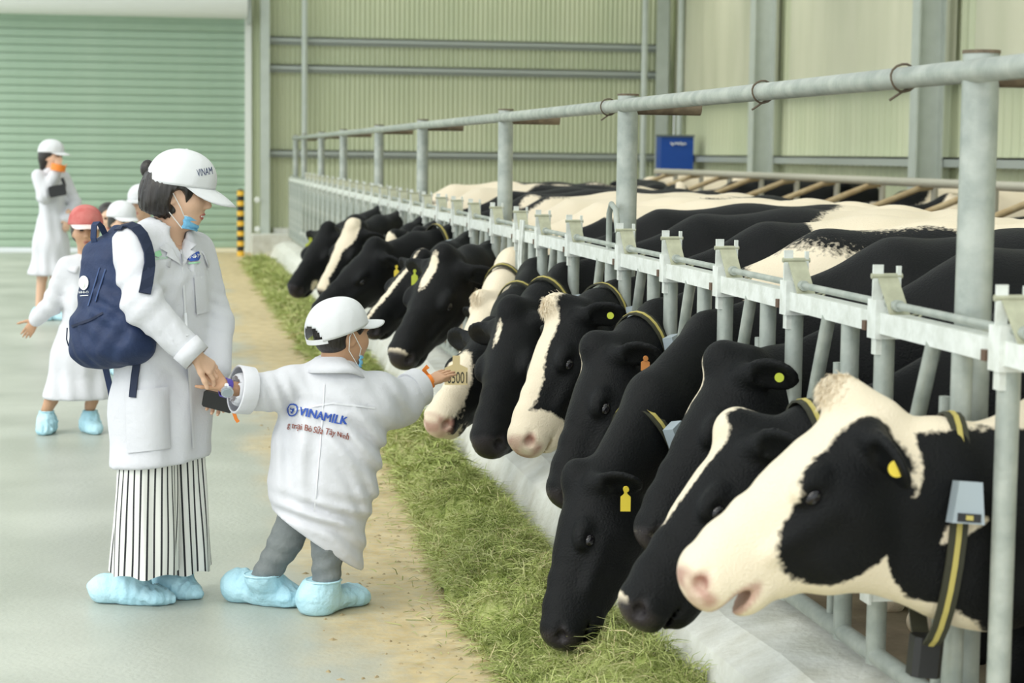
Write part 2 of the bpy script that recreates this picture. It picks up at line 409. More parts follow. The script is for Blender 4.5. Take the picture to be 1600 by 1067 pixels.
# ================================================================== the shed
FY = 31.0; SX = 7.9; FX = 1.75          # far wall, right wall, feed fence line
def floor_mat():
    m = bpy.data.materials.new('concrete_floor_with_sand'); m.use_nodes = True; nt = m.node_tree; L = nt.links; b = nt.nodes['Principled BSDF']
    tc = nt.nodes.new('ShaderNodeTexCoord'); sx = nt.nodes.new('ShaderNodeSeparateXYZ'); L.new(tc.outputs['Object'], sx.inputs[0])
    def noise(sc, det=5, stretch=None):
        n = nt.nodes.new('ShaderNodeTexNoise'); n.inputs['Scale'].default_value = sc; n.inputs['Detail'].default_value = det
        v = tc.outputs['Object']
        if stretch:
            mp = nt.nodes.new('ShaderNodeMapping'); mp.inputs['Scale'].default_value = stretch; L.new(v, mp.inputs[0]); v = mp.outputs[0]
        L.new(v, n.inputs['Vector']); return n.outputs['Fac']
    def ramp(fac, p0, c0, p1, c1):
        r = nt.nodes.new('ShaderNodeValToRGB'); e = r.color_ramp.elements; e[0].position = p0; e[1].position = p1; e[0].color = (*c0, 1); e[1].color = (*c1, 1)
        L.new(fac, r.inputs[0]); return r.outputs[0]
    def mix(f, a, c):
        x = nt.nodes.new('ShaderNodeMix'); x.data_type = 'RGBA'
        if isinstance(f, float): x.inputs['Factor'].default_value = f
        else: L.new(f, x.inputs['Factor'])
        L.new(a, x.inputs['A']); L.new(c, x.inputs['B']); return x.outputs['Result']
    def math_(op, a, b_):
        x = nt.nodes.new('ShaderNodeMath'); x.operation = op
        for i, q in enumerate((a, b_)):
            if isinstance(q, (int, float)): x.inputs[i].default_value = q
            else: L.new(q, x.inputs[i])
        return x.outputs[0]
    conc = ramp(noise(1.1, 9), .36, (.345, .365, .315), .68, (.485, .505, .445))
    sand = ramp(noise(9, 8), .3, (.46, .355, .175), .72, (.65, .53, .30))
    edge = math_('ADD', sx.outputs['X'], math_('MULTIPLY', math_('SUBTRACT', noise(2.2, 7, (1, .5, 1)), .5), .75))
    mr = nt.nodes.new('ShaderNodeMapRange'); mr.interpolation_type = 'SMOOTHSTEP'; mr.inputs['From Min'].default_value = .30; mr.inputs['From Max'].default_value = .68
    L.new(edge, mr.inputs[0])
    spk = nt.nodes.new('ShaderNodeMapRange'); spk.inputs['From Min'].default_value = .35; spk.inputs['From Max'].default_value = .6; spk.inputs['To Min'].default_value = .72
    L.new(noise(30, 6), spk.inputs[0])
    f = math_('MULTIPLY', mr.outputs[0], spk.outputs[0])
    dung = ramp(noise(5, 8), .3, (.17, .135, .09), .7, (.28, .235, .16))
    inb = nt.nodes.new('ShaderNodeMapRange'); inb.inputs['From Min'].default_value = 1.86; inb.inputs['From Max'].default_value = 1.9; L.new(sx.outputs['X'], inb.inputs[0])
    L.new(mix(inb.outputs[0], mix(f, conc, sand), dung), b.inputs['Base Color'])
    rr = nt.nodes.new('ShaderNodeMapRange'); rr.inputs['To Min'].default_value = .34; rr.inputs['To Max'].default_value = .9; L.new(f, rr.inputs[0]); L.new(rr.outputs[0], b.inputs['Roughness'])
    bp = nt.nodes.new('ShaderNodeBump'); bp.inputs['Strength'].default_value = .25; bp.inputs['Distance'].default_value = .01
    L.new(noise(45, 6), bp.inputs['Height']); L.new(bp.outputs[0], b.inputs['Normal'])
    return m
fl = mk('floor', box((-14, -4, -.2), (SX, FY+6, 0)), floor_mat(), loc=(0, 0, 0)); tag(fl, 'pale concrete feed alley floor with a sandy strip beside the feed', kind='structure')

def corrug(p0, p1, z0, z1, pitch, depth, nv, wave=True):
    """corrugated sheet between two floor points, ribs towards nv"""
    p0 = A(*p0, 0); p1 = A(*p1, 0); L = np.linalg.norm(p1-p0); n = int(L/pitch); V = []; nv = A(*nv)
    prof = [(k/8, .5+.5*math.sin(2*math.pi*k/8)) for k in range(8)] if wave else [(0, 0), (.58, 0), (.68, 1), (.90, 1)]
    for i in range(n):
        for f, d in prof:
            q = p0+(p1-p0)*((i+f)/n)+nv*d*depth; V += [q+A(0, 0, z0), q+A(0, 0, z1)]
    k = len(V)//2
    return np.array(V), np.array([[2*i, 2*i+2, 2*i+3, 2*i+1] for i in range(k-1)])
DX = 1.13; DH = 3.57; DL = -4.6
# far wall: right of the roller door, above and left of it
wf = thing('wall_far', 'olive corrugated end wall with grey girts', None, (3, FY, 0), kind='structure')
mk('corrugated_sheet', corrug((1.16, FY), (SX, FY), .1, 7.0, .076, .022, (0, -1, 0)), M['sheet'], wf, True)
mk('corrugated_sheet', corrug((DL, FY+.05), (1.16, FY+.05), DH+.05, 7.0, .076, .022, (0, -1, 0)), M['sheet'], wf, True)
mk('corrugated_sheet', corrug((-14, FY), (DL-.2, FY), .1, 7.0, .076, .022, (0, -1, 0)), M['sheet'], wf, True)
for z in (1.56, 2.86, 3.28):
    mk('girt', join(box((1.5, FY-.14, z), (SX-.2, FY-.03, z+.02)), box((1.5, FY-.14, z-.055), (SX-.2, FY-.125, z+.02)), box((1.5, FY-.06, z-.10), (SX-.2, FY-.03, z))), M['girt'], wf)
mk('ground_beam', box((1.55, FY-.20, 0), (SX, FY+.1, .38)), M['curb'], wf)
mk('downpipe', tube([(2.02, FY-.2, 1.75), (2.02, FY-.2, 7)], .045), M['column'], wf)
# right wall: trapezoidal sheet below, cream curtain above
wr = thing('wall_right', 'olive ribbed side wall with cream curtain panels above', None, (SX, 20, 0), kind='structure')
mk('ribbed_sheet', corrug((SX, FY), (SX, -4), .1, 7.0, .19, .035, (-1, 0, 0), False), M['sheet'], wr)
for i, (y0, y1) in enumerate(((25.2, 30.8), (19.2, 24.8), (13.2, 18.8), (7.2, 12.8))):
    mk('curtain_panel', corrug((SX-.06, y1), (SX-.06, y0), 2.42, 7.0, .8, .02, (-1, 0, 0)), M['curtain'], wr, True)
mk('girt', join(box((SX-.16, -4, 1.55), (SX-.04, FY-.2, 1.57)), box((SX-.16, -4, 1.47), (SX-.145, FY-.2, 1.57))), M['girt'], wr)
mk('girt', join(box((SX-.16, -4, 2.42), (SX-.04, FY-.2, 2.44)), box((SX-.16, -4, 2.36), (SX-.145, FY-.2, 2.44))), M['girt'], wr)
# steel columns of the side wall (I-section)
for i, y in enumerate((25.2, 19.4, 13.4, 7.4)):
    t = thing('steel_column', ['steel I-column on the side wall, one bay from the wall corner', 'steel I-column on the side wall, two bays from the wall corner', 'steel I-column on the side wall, three bays from the wall corner', 'steel I-column on the side wall, four bays from the wall corner'][i], 'column', (SX-.30, y, 0), 'side wall columns')
    mk('flange', box((SX-.46, y-.10, 0), (SX-.44, y+.10, 7)), M['column'], t); mk('flange', box((SX-.19, y-.10, 0), (SX-.17, y+.10, 7)), M['column'], t)
    mk('web', box((SX-.44, y-.008, 0), (SX-.19, y+.008, 7)), M['column'], t)
t = thing('steel_column', 'pale steel column in the corner of the shed beside blue box', 'column', (SX-.25, FY-.4, 0))
mk('flange', box((SX-.42, FY-.45, 0), (SX-.22, FY-.43, 7)), M['column'], t); mk('web', box((SX-.33, FY-.43, 0), (SX-.31, FY-.20, 7)), M['column'], t)
mk('pipe', tube([(SX-.12, FY-.8, 0), (SX-.12, FY-.8, 7)], .05), M['column'], t); mk('pipe', tube([(SX-.62, FY-.5, 0), (SX-.62, FY-.5, 7)], .05), M['column'], t)
t = thing('steel_column', 'pale steel column between roller door and corrugated wall', 'column', (1.42, FY-.25, 0))
mk('flange', box((1.345, FY-.30, .0), (1.485, FY-.28, 7)), M['column'], t); mk('web', box((1.405, FY-.28, .0), (1.42, FY-.05, 7)), M['column'], t)
mk('concrete_base', box((1.20, FY-.95, 0), (1.78, FY-.24, .30)), M['curb'], t)
# unseen roof; gaps between the sheets added to let sky light in
ce = mk('ceiling', join(*[box((-5.5, y, 5.6), (SX+.3, y+2.2, 5.7)) for y in np.arange(-1, FY, 3.6)]), M['white_paint'], loc=(1, 15, 5.6)); tag(ce, 'unseen pale sheet roof over the cow barn with gaps added for sky light', kind='structure')
# roller door
d1 = thing('door_1', 'sage green roller shutter door with white housing', None, (-1.7, FY, 0), kind='structure')
pitch = .122; ns = int((DH-.045)/pitch)
prof = [(0, 0), (.010, .008), (.030, .013), (.080, .013), (.105, .009), (.114, 0)]
V = []; F = []
for z, y in prof: V += [(DL, -y, z), (DX, -y, z)]
for z in (.114, 0): V += [(DL, .01, z), (DX, .01, z)]
n = len(V)//2; F = [[2*i, 2*i+1, (2*i+3) % (2*n), (2*i+2) % (2*n)] for i in range(n)]
sl = mesh('slat', A(*V) - A(-1.7, 0, 0), F, M['shutter'])
for i in range(ns): put('slat', sl, d1, (-1.7, FY-.02, .06+i*pitch))
mk('backing_curtain', box((DL, FY+.0, .06), (DX, FY+.012, DH)), M['shutter'], d1)
mk('guide_rail', box((DX-.01, FY-.09, 0), (DX+.09, FY+.05, DH)), M['white_paint'], d1)
mk('guide_rail', box((DL-.1, FY-.09, 0), (DL, FY+.05, DH)), M['white_paint'], d1)
mk('barrel_housing', tube([(DL-.2, FY-.30, DH+.22), (DX+.02, FY-.30, DH+.22)], .25, 24), M['white_paint'], d1, True)
mk('end_bracket', box((DX+.03, FY-.5, DH-.1), (DX+.07, FY-.05, DH+.5)), M['girt'], d1)
# striped bollard
bp_ = at(376, 395, FY-1.2); bx_, by_ = bp_[0], FY-1.2
t = thing('striped_bollard', 'yellow and black striped bollard beside the roller door', 'bollard', (bx_, by_, 0))
nb = 13; hb = at(376, 298, by_)[2]
for i in range(nb):
    mk('yellow_band' if i % 2 == 0 else 'black_band', tube([(bx_, by_, hb*i/nb), (bx_, by_, hb*(i+1)/nb)], .052, 16), M['yellow'] if i % 2 == 0 else M['black'], t, False)
mk('cap', sphere((bx_, by_, hb), (.052, .052, .025)), M['black'], t, True)
for py in (312, 358):  # white discs painted as light showing through holes in the wall
    p = at(402, py, FY-.32); o = mk('painted_light_spot', join(disc(p, (0, -1, 0), .045, .02), disc(p+A(0, -.012, 0), (0, -1, 0), .03, .02)), M['white_paint'], smooth=False)
    tag(o, 'small round white disc painted as light through a hole by pale column, ' + ('upper' if py == 312 else 'lower') + ' one', 'light spot', 'painted light spots on the column')
# blue box high on the side wall
p0 = at(1032, 275, FY-2.0); p1 = at(1084, 211, FY-2.0)
t = thing('blue_box', 'blue plastic box with white scribble mounted near the corner column', 'box', ((p0[0]+p1[0])/2, FY-2, p0[2]))
mk('body', obox(((p0[0]+p1[0])/2, FY-1.85, (p0[2]+p1[2])/2), (1, 0, 0), (0, 0, 1), (0, 1, 0), (p1[0]-p0[0])/2, (p1[2]-p0[2])/2, .15, .03), M['blue_box'], t)
mk('lid_rim', box((p0[0]-.01, FY-2.02, p1[2]-.03), (p1[0]+.01, FY-1.69, p1[2]-.0)), M['dark_steel'], t)
mk('scribble', join(*[ribbon([at(1048+dx, 223+dy, FY-2.02), at(1052+dx, 226+dy2, FY-2.02)], (0, 0, 1), .02, .01) for dx, dy, dy2 in ((0, 0, 1), (5, 1, -2), (10, 0, 0), (15, -1, 1), (20, 1, -1))]), M['white_print'], t)
mk('stand_post', tube([((p0[0]+p1[0])/2, FY-1.75, 0), ((p0[0]+p1[0])/2, FY-1.75, p0[2]+.02)], .04), M['dark_steel'], t)
# limed concrete curb under the fence
V = []
cprof = [(1.44, 0), (1.50, .17), (1.60, .225), (1.84, .25), (1.90, 0)]
ys = np.arange(2.0, FY-1.0, .5)
for y in ys:
    for x, z in cprof: V.append((x + .012*math.sin(y*3.1)+.006*math.sin(y*11), y, max(z + .008*math.sin(y*5+x*9), 0) if z else 0))
n = len(cprof); F = [[i*n+j, (i+1)*n+j, (i+1)*n+j+1, i*n+j+1] for i in range(len(ys)-1) for j in range(n-1)]
F += [list(range(n)), [(len(ys)-1)*n+j for j in range(n)][::-1], ]
cb = mk('feed_curb', (V, F), M['curb'], loc=(1.65, 4, 0)); tag(cb, 'white limed concrete curb under the feed fence', 'curb', kind='structure')

# ================================================================== feed fence with headlocks
fence = thing('feed_fence', 'galvanised headlock feed fence with tall posts and overhead pipe', 'fence', (FX, 4.2, .2))
def fenceX(px): return FX*FPX/(px-267)*1.0
POSTS = [4.33, 7.90, 10.89, 14.58, 17.7, 21.4, 24.6, 27.8, 29.7]
RZ = 1.145; UZ = 1.755
postV = {}
pm = mesh('post', *tube([(0, 0, 0), (0, 0, UZ-.25+.035)], .042, 20), M['galv'], True)
stub = mesh('stub_pipe', *tube([(0, 0, 0), (.27, 0, 0)], .036, 14), M['rust'], True)
capm = mesh('post_cap', *tube([(0, 0, 0), (0, 0, .008)], .0435, 20), M['rust'], False)
for y in POSTS:
    p = put('post', pm, fence, (FX+.07, y, .25)); put('post_cap', capm, p, (FX+.07, y, UZ+.035)); put('stub_pipe', stub, fence, (FX+.10, y, UZ-.005))
mk('overhead_rail', tube([(FX+.045, 1.5, UZ-.005), (FX+.045, FY-1.2, UZ-.005)], .027, 16), M['galv'], fence, True)
mk('headlock_rail', join(box((FX-.025, 1.5, RZ-.026), (FX+.025, FY-1.2, RZ+.026))), M['white_steel'], fence)
mk('bottom_rail', tube([(FX, 1.5, .30), (FX, FY-1.2, .30)], .024, 12), M['galv'], fence, True)
mk('slide_rod', tube([(FX-.005, 1.5, RZ+.048), (FX-.005, FY-1.2, RZ+.048)], .0095, 10), M['galv'], fence, True)
STALL = [2.55, 3.25, 3.96, 4.71, 5.44, 6.16, 6.87, 7.60, 8.61, 9.36, 9.98, 10.74, 11.55, 12.27, 12.99, 13.75]
while STALL[-1] < FY-2.0: STALL.append(STALL[-1]+.72)
tubeA = mesh('stall_tube', *tube([(0, 0, 0), (0, 0, RZ-.30)], .0255, 14), M['galv'], True)
tubeB = mesh('neck_tube', *tube([(0, 0, 0), (0, 0, RZ-.30)], .0245, 14), M['galv'], True)
slim = mesh('slim_tube', *tube([(0, 0, 0), (0, 0, RZ-.42)], .013, 10), M['galv'], True)
swing = mesh('swing_bar', *tube([(0, .31, 0), (0, .27, .10), (0, 0, RZ-.49)], .019, 12), M['galv'], True)
plate = mesh('latch_plate', *join(box((-.036, -.030, -.045), (.034, .030, .052)), box((-.036, -.006, .05), (-.010, .002, .138)), box((.026, -.008, .05), (.036, .004, .135)), box((-.030, -.020, -.085), (.000, .012, -.045))), M['white_steel'])
boltm = mesh('bolt', *tube([(-.040, -.002, 0), (.04, -.002, 0)], .0070, 8), M['flap'], True)
sq = mesh('rail_bolt', *box((-.012, -.012, -.012), (.0, .012, .012)), M['bolt'])
flap = mesh('latch_flap', *obox((0, -.055, -.052), (1, 0, 0), nrm((0, -1, -.95)), np.cross((1, 0, 0), nrm((0, -1, -.95))), .026, .074, .002), M['flap'])
ringp = [(.02+.024*math.sin(a)*1.2, -.085+.030*math.cos(a), -.10+.012*math.sin(a)) for a in np.linspace(0, 2*math.pi, 15)]
ring = mesh('pull_ring', *tube(ringp, .003, 6, False), M['flap'], True)
collar_m = mesh('rod_collar', *tube([(0, -.012, 0), (0, .012, 0)], .0145, 10), M['galv'], True)
pivot = mesh('pivot_clamp', *join(box((-.030, -.027, -.018), (.030, .027, .018)), box((-.036, -.03, -.025), (-.029, .035, .025))), M['white_steel'])
for i, y in enumerate(STALL):
    nx = STALL[i+1] if i+1 < len(STALL) else y+.7; g = nx-y
    put('stall_tube', tubeA, fence, (FX, y, .28)); put('neck_tube', tubeB, fence, (FX, y+.255, .28))
    if y > 3.6 and y < 26:
        put('slim_tube', slim, fence, (FX+.01, y+.375, .28))
        s_ = put('swing_bar', swing, fence, (FX-.01, y+.40, .47))
        put('pivot_clamp', pivot, s_, (FX-.01, y+.715, .47)) if g < .8 else None
        lp = put('latch_plate', plate, fence, (FX, y, RZ+.005)); put('bolt', boltm, lp, (FX, y, RZ+.115)); put('latch_flap', flap, lp, (FX+.002, y, RZ+.115)); put('pull_ring', ring, lp, (FX+.01, y, RZ+.115))
        put('rail_bolt', sq, lp, (FX-.025, y+.055, RZ-.012)); put('rod_collar', collar_m, fence, (FX-.005, y-.10 if i % 2 else y-.09, RZ+.048))
for y in (5.95, 8.15, 4.75):
    p = [(FX+.045+.034*math.cos(a), y+.004*math.sin(3*a), UZ-.005+.034*math.sin(a)) for a in np.linspace(-.5, 2*math.pi-.3, 18)] + [(FX+.02, y+.03, UZ-.06)]
    mk('wire_tie', tube(p, .0032, 6), M['wire'], fence, True)
mk('release_lever', tube([(FX+.0, 7.9, RZ+.03), (FX, 7.9, RZ+.17), (FX, 7.86, RZ+.21), (FX, 7.78, RZ+.19), (FX, 7.74, RZ+.10)], .012, 10), M['galv'], fence, True)
for y in (9.72, 9.78): mk('hanging_chain', tube([(FX-.03, y, RZ+.08), (FX-.035, y+.01, RZ-.02), (FX-.035, y+.03, RZ-.11), (FX-.035, y+.02, RZ-.17)], .008, 8), M['white_steel'], fence, True)

# cubicle dividers near the side wall
cub = thing('cubicle_rail', 'tan and grey cubicle divider rails behind the standing cows', 'railing', (6.0, 20, 0))
CX = 5.95; CZ = 1.36
mk('top_rail', tube([(CX, 8, CZ), (CX, 24.2, CZ)], .035, 12), M['pale_bar'], cub, True)
mk('top_rail', tube([(CX+.25, 8, CZ), (CX+.25, 24.2, CZ)], .03, 12), M['pale_bar'], cub, True)
mk('lower_rail', tube([(SX-.28, 8, .9), (SX-.28, 24.2, .9)], .025, 12), M['pale_bar'], cub, True)
for i in range(14):
    y = 23.7-i*1.2
    dv = mk('divider', tube([(CX+.1, y, CZ-.03), (CX-.02, y, CZ-.05), (CX-.85, y-.1, CZ-.36), (CX-1.0, y-.1, CZ-.50), (CX-.9, y-.1, CZ-.85), (CX+.1, y, CZ-.9)], .026, 10), M['tan_bar'], cub, True)
    mk('upright', tube([(CX+.12, y, 0), (CX+.12, y, CZ)], .028, 10), M['pale_bar'], cub, True)

# ================================================================== cows
def sinnoise(P, seed, sc):
    r = np.random.default_rng(seed); v = 0
    for k in range(7):
        d = r.normal(size=3); d /= np.linalg.norm(d); f = sc*(.7+.9*r.random())
        v = v + np.sin(P @ d*f + r.random()*6.28 + 1.3*np.sin(P @ np.roll(d, 1)*f*.7 + r.random()*6))
    return v/3.0
def head_frame(P, Mz, face):
    e1 = nrm(Mz-P); h = nrm(A(e1[0], e1[1], 0)*.6 + nrm(A(face[0], face[1], 0))*1.0)
    e2 = A(0, 0, 1)+h; e2 = nrm(e2 - e1*(e2 @ e1)); return e1, e2, np.cross(e1, e2)
def add_head(vol, P, e1, e2, e3, s, mouth=.010, tuft=0.0, ear=(-.12, -.30), dp=1.06):
    R = np.stack([e1, e2, e3], 1)
    H = lambda a, o, l=0.: P + (e1*a + e2*o*dp + e3*l)*s
    nodes = [(-.02, .075, .070), (.06, .115, .100), (.16, .138, .116), (.26, .126, .088), (.35, .104, .066), (.43, .088, .064), (.49, .072, .070)]
    vol.loft([(H(a, -v+.008), u*s, v*s*dp) for a, v, u in nodes], e3, .03*s)
    vol.ell(H(.505, -.075), A(.036, .062, .066)*s, R, .03*s)                       # nose pad
    vol.ell(H(.13, -.185), A(.12, .085, .070)*s, R, .05*s)                         # jaw
    vol.ell(H(.44, -.150), A(.065, .034, .052)*s, R, .02*s)                        # chin
    for q in (-1, 1):
        vol.ell(H(.200, -.048, q*.098), A(.052, .032, .026)*s, R, .025*s)          # brow
        vol.cone(H(.21, -.115, q*.088), H(.36, -.10, q*.066), .020*s, .016*s, .035*s)   # face ridge
        vol.ell(H(.215, -.068, q*.122), A(.024, .017, .015)*s, R, .010*s, True)    # eye socket
        vol.ell(H(.528, -.052, q*.052), A(.020, .017, .016)*s, R, .014*s, True); vol.ell(H(.505, -.040, q*.073), A(.022, .010, .012)*s, R, .012*s, True)  # nostril
        base = H(.020, -.055, q*.085); ax = nrm(e3*q*1.0 - e1*(.28+ear[0]) + e2*(-.22+ear[1])); nn = nrm(e1*.75+e2*.25-ax*((e1*.75+e2*.25) @ ax)); w = np.cross(nn, ax)
        Re = np.stack([ax, w, nn], 1)
        vol.cone(base, base+ax*.05*s, .034*s, .030*s, .03*s)
        vol.ell(base+ax*.105*s, A(.088, .058, .017)*s, Re, .02*s); vol.ell(base+ax*.115*s+nn*.018*s, A(.062, .036, .014)*s, Re, .012*s, True)
    vol.ell(H(.495, -.128), A(.062 if mouth > .015 else .042, mouth, .075)*s, R, .008*s, True)               # mouth slit
    vol.cone(H(.38, -.14, -.075), H(.48, -.128, -.062), .006*s, .007*s, .006*s, True); vol.cone(H(.38, -.14, .075), H(.48, -.128, .062), .006*s, .007*s, .006*s, True)
    vol.ell(H(-.01, .0), A(.055, .035+tuft, .050)*s, R, .04*s)
    return H
def flag_tag(c, up, nv, w, h, kind='flag'):
    t = nrm(up); nv = nrm(nv-t*(nv @ t)); s = np.cross(t, nv)
    if kind == 'round': return disc(c, nv, w, .006, 16)
    P = [(-.16, 0), (.16, 0), (.16, -.30), (.5, -.42), (.5, -1), (-.5, -1), (-.5, -.42), (-.16, -.30)]
    return prism([np.asarray(c)+s*a*w+t*b*h for a, b in P], nv, .004)
def ell_ring(c, t, u, ru, rv, width, thick, n=28):
    """collar band round the neck"""
    t = nrm(t); u = nrm(u-t*(u @ t)); v = np.cross(t, u); V = []
    for j in range(n):
        a = 2*math.pi*j/n; d = u*math.cos(a)*ru+v*math.sin(a)*rv; o = nrm(u*math.cos(a)/ru+v*math.sin(a)/rv)
        for w, r in ((-1, 0), (1, 0), (1, 1), (-1, 1)): V.append(c+d+t*w*width/2+o*r*thick)
    F = [[j*4+k, j*4+(k+1) % 4, ((j+1) % n)*4+(k+1) % 4, ((j+1) % n)*4+k] for j in range(n) for k in range(4)]
    return np.array(V), F
def patch_field(V, H, base, shapes):
    """signed cover of white (positive) on the head, shapes in head space: (+1/-1, centre, radii)"""
    val = np.full(len(V), base)
    for sg, c, r in shapes:
        r = A(*r); q = (1-np.sqrt((((H-A(*c))/r)**2).sum(1)))*r.min()
        val = np.maximum(val, q) if sg > 0 else np.minimum(val, -q)
    return val
NCOW = 0
def cow(label, fy, P, Mz, zc=.74, h=.010, base=-.05, shapes=(), body=(-.5, 3.2, 1), mouth=.006, tuft=0., tags=(), collar=None, group='cows feeding through the fence',
        pink=False, neck=(.100, .185), X0=FX, off=0.0, yaw=0.0, fur=None, ear=(-.12, -.30), midz=0.0, sz=1.0, weight=False, face=None, dp=1.06, throat=.0):
    """cow standing behind the fence, body towards +X, neck through the fence line at (X0, fy); P poll, Mz muzzle tip"""
    global NCOW; NCOW += 1; P = np.asarray(P, float); Mz = np.asarray(Mz, float)
    C = A(X0, fy, zc); e1, e2, e3 = head_frame(P, Mz, face if face is not None else P-C); s = np.linalg.norm(Mz-P)/.545
    B = lambda x, y, z: A(X0 + off + (x-FX)*math.cos(yaw) - y*math.sin(yaw), fy + (x-FX)*math.sin(yaw) + y*math.cos(yaw), z*sz)
    lo = np.minimum(np.minimum(P, Mz), C) - .30; hi = np.maximum(np.maximum(P, Mz), C) + .30
    ex = [B(4.15, -.45, 0), B(4.15, .45, 1.45), B(2, -.45, 0), B(2, .45, 1.4)]
    lo = np.minimum(lo, np.min(ex, 0)); hi = np.maximum(hi, np.max(ex, 0)); lo[2] = max(lo[2], -.01)
    xh = max(P[0], Mz[0]) + .30
    hb = max(h, .018)
    if abs(yaw) < .6: xs = np.concatenate([np.arange(lo[0]-.02, xh, h), np.arange(xh, hi[0]+.06, hb*1.4)])
    else: xs = None
    vol = Vol(lo, hi, h if abs(yaw) < .6 else max(h, .016), xs)
    ylat = A(-math.sin(yaw), math.cos(yaw), 0)
    bn = [(B(2.12, 0, .90), .15, .22), (B(2.38, 0, .93), .235, .35), (B(2.80, 0, .925), .325, .385), (B(3.25, 0, .945), .325, .365), (B(3.58, 0, 1.02), .27, .29), (B(3.84, 0, 1.06), .19, .225)]
    vol.loft(bn, ylat, .06)
    nk = P + (e1*.055 - e2*.115)*s
    mid = (C+nk)/2 + A(0, 0, midz)
    nu = nrm(np.cross(nk-C, A(0, 0, 1))) if abs(nrm(nk-C)[2]) < .9 else A(0, 1, 0)
    vol.loft([(B(2.30, 0, .93), .17, .29), (C, *neck), (mid, (neck[0]+.095*s)/2+.004, neck[1]*.5+.068*s), (nk, .088*s, .118*s)], [A(0, 1, 0), nu, nu], .06)
    vol.cone(B(2.2, 0, .62), C+A(-.0, 0, -neck[1]*.75), .09, .045, .08)                     # dewlap
    for q in (-1, 1):
        vol.ell(B(3.50, q*.20, 1.255), (.09, .06, .05), None, .06)                       # hip bones
        vol.seg(B(2.45, q*.17, 1.05), B(2.48, q*.17, .68), (.10, .15), (.07, .09), ylat, .06)
        vol.cone(B(2.48, q*.16, .72), B(2.46, q*.155, .40), .082, .050, .04); vol.cone(B(2.46, q*.155, .40), B(2.47, q*.155, .12), .046, .036, .02); vol.cone(B(2.47, q*.155, .12), B(2.44, q*.155, .03), .040, .055, .02)
        vol.seg(B(3.66, q*.17, 1.02), B(3.60, q*.17, .70), (.10, .20), (.075, .13), ylat, .06)
        vol.cone(B(3.60, q*.17, .72), B(3.86, q*.165, .47), .10, .054, .04); vol.cone(B(3.86, q*.165, .48), B(3.83, q*.165, .13), .048, .038, .02); vol.cone(B(3.83, q*.165, .13), B(3.79, q*.165, .03), .042, .056, .02)
    vol.ell(B(3.50, 0, .62), (.21, .15, .13), None, .05)
    vol.cone(B(3.96, 0, 1.18), B(4.06, 0, .85), .032, .020, .03); vol.cone(B(4.06, 0, .85), B(4.04, 0, .50), .020, .034, .02)
    H = add_head(vol, P, e1, e2, e3, s, mouth, tuft, ear, dp)
    if throat: vol.cone(H(.24, -.215), C+A(.05, 0, -neck[1]*.75), throat*.75, throat, .09)
    V, F = vol.mesh(1)
    # hide pattern
    Hc = np.stack([(V-P) @ e1, (V-P) @ e2/dp, (V-P) @ e3], 1)/s
    val = patch_field(V, Hc, base, shapes)
    bx = (V[:, 0]-X0-off); th, sc, seed = body
    bv = (sinnoise((V-C)*A(1, 1, 1.1), seed*13+5, sc)+th)*.12
    w = np.clip((bx-.12)/.25, 0, 1); w = w*w*(3-2*w); val = val*(1-w)+bv*w
    low = np.clip((.62-V[:, 2])/.12, 0, 1)*w; val = val*(1-low)+.06*low*(1 if th > -1.2 else -1) + 0
    if fur: val = fur(V, Hc, val)
    nose = np.clip((Hc[:, 0]-.515+.10*np.abs(Hc[:, 2]))/.02, 0, 1)*np.clip((Hc[:, 1]+.112)/.02, 0, 1)*(np.abs(Hc[:, 2]) < .12)*(np.abs(Hc[:, 1]) < .2)
    if pink: nose = nose*np.clip(.55+sinnoise(V, seed+50, 70)*.35, 0, .8)
    for q in (-1, 1): nose = np.maximum(nose, np.clip(1.7-np.sqrt((((Hc-A(.523, -.050, q*.055))/A(.022, .016, .018))**2).sum(1)), 0, 1))
    if mouth > .015: nose = np.maximum(nose, np.clip((1.25-np.sqrt((((Hc-A(.48, -.128, 0))/A(.075, mouth+.006, .07))**2).sum(1)))*4, 0, .7))
    t = thing('cow', label, 'cow', (X0+off+.7, fy, 0), group)
    mk('body', (V, F), M['cow_pink'] if pink else M['cow'], t, True, {'patch': val, 'nose': nose})
    for q in (-1, 1):
        R = np.stack([e1, e2, e3], 1)
        ey = mk('eye', sphere(H(.215, -.068, q*.105), A(.0225, .0180, .016)*s, 16, 12, R), M['eye'], t, True)
    if tuft >= .014:
        r = np.random.default_rng(seed); N = 520; a = r.random(N)*6.28; rr = np.sqrt(r.random(N)); VT = []
        for i in range(N):
            p = H(-.015+.052*rr[i]*math.cos(a[i]), (.030+tuft)*math.sqrt(max(1-rr[i]**2, 0)), .046*rr[i]*math.sin(a[i])); d = nrm(e2*.22+e1*(.75+.35*r.normal())+e3*.25*r.normal()); w = nrm(np.cross(d, r.normal(size=3)))*.0013; q2 = p+d*.016*s; q3 = p+(d*.8+e1*.2)*.032*s-e2*.008
            VT += [p-w-e2*.006, p+w-e2*.006, q2+w*.8, q2-w*.8, q3]
        ft = [f for i in range(N) for f in ([5*i, 5*i+1, 5*i+2, 5*i+3], [5*i+3, 5*i+2, 5*i+4])]
        VT = np.array(VT); Ht = np.stack([(VT-P) @ e1, (VT-P) @ e2/dp, (VT-P) @ e3], 1)/s
        mk('poll_tuft', (VT, ft), M['cow'], t, False, {'patch': np.repeat(patch_field(VT, Ht*A(1, .5, 1), base, shapes)[::5], 5), 'nose': np.zeros(len(VT))})
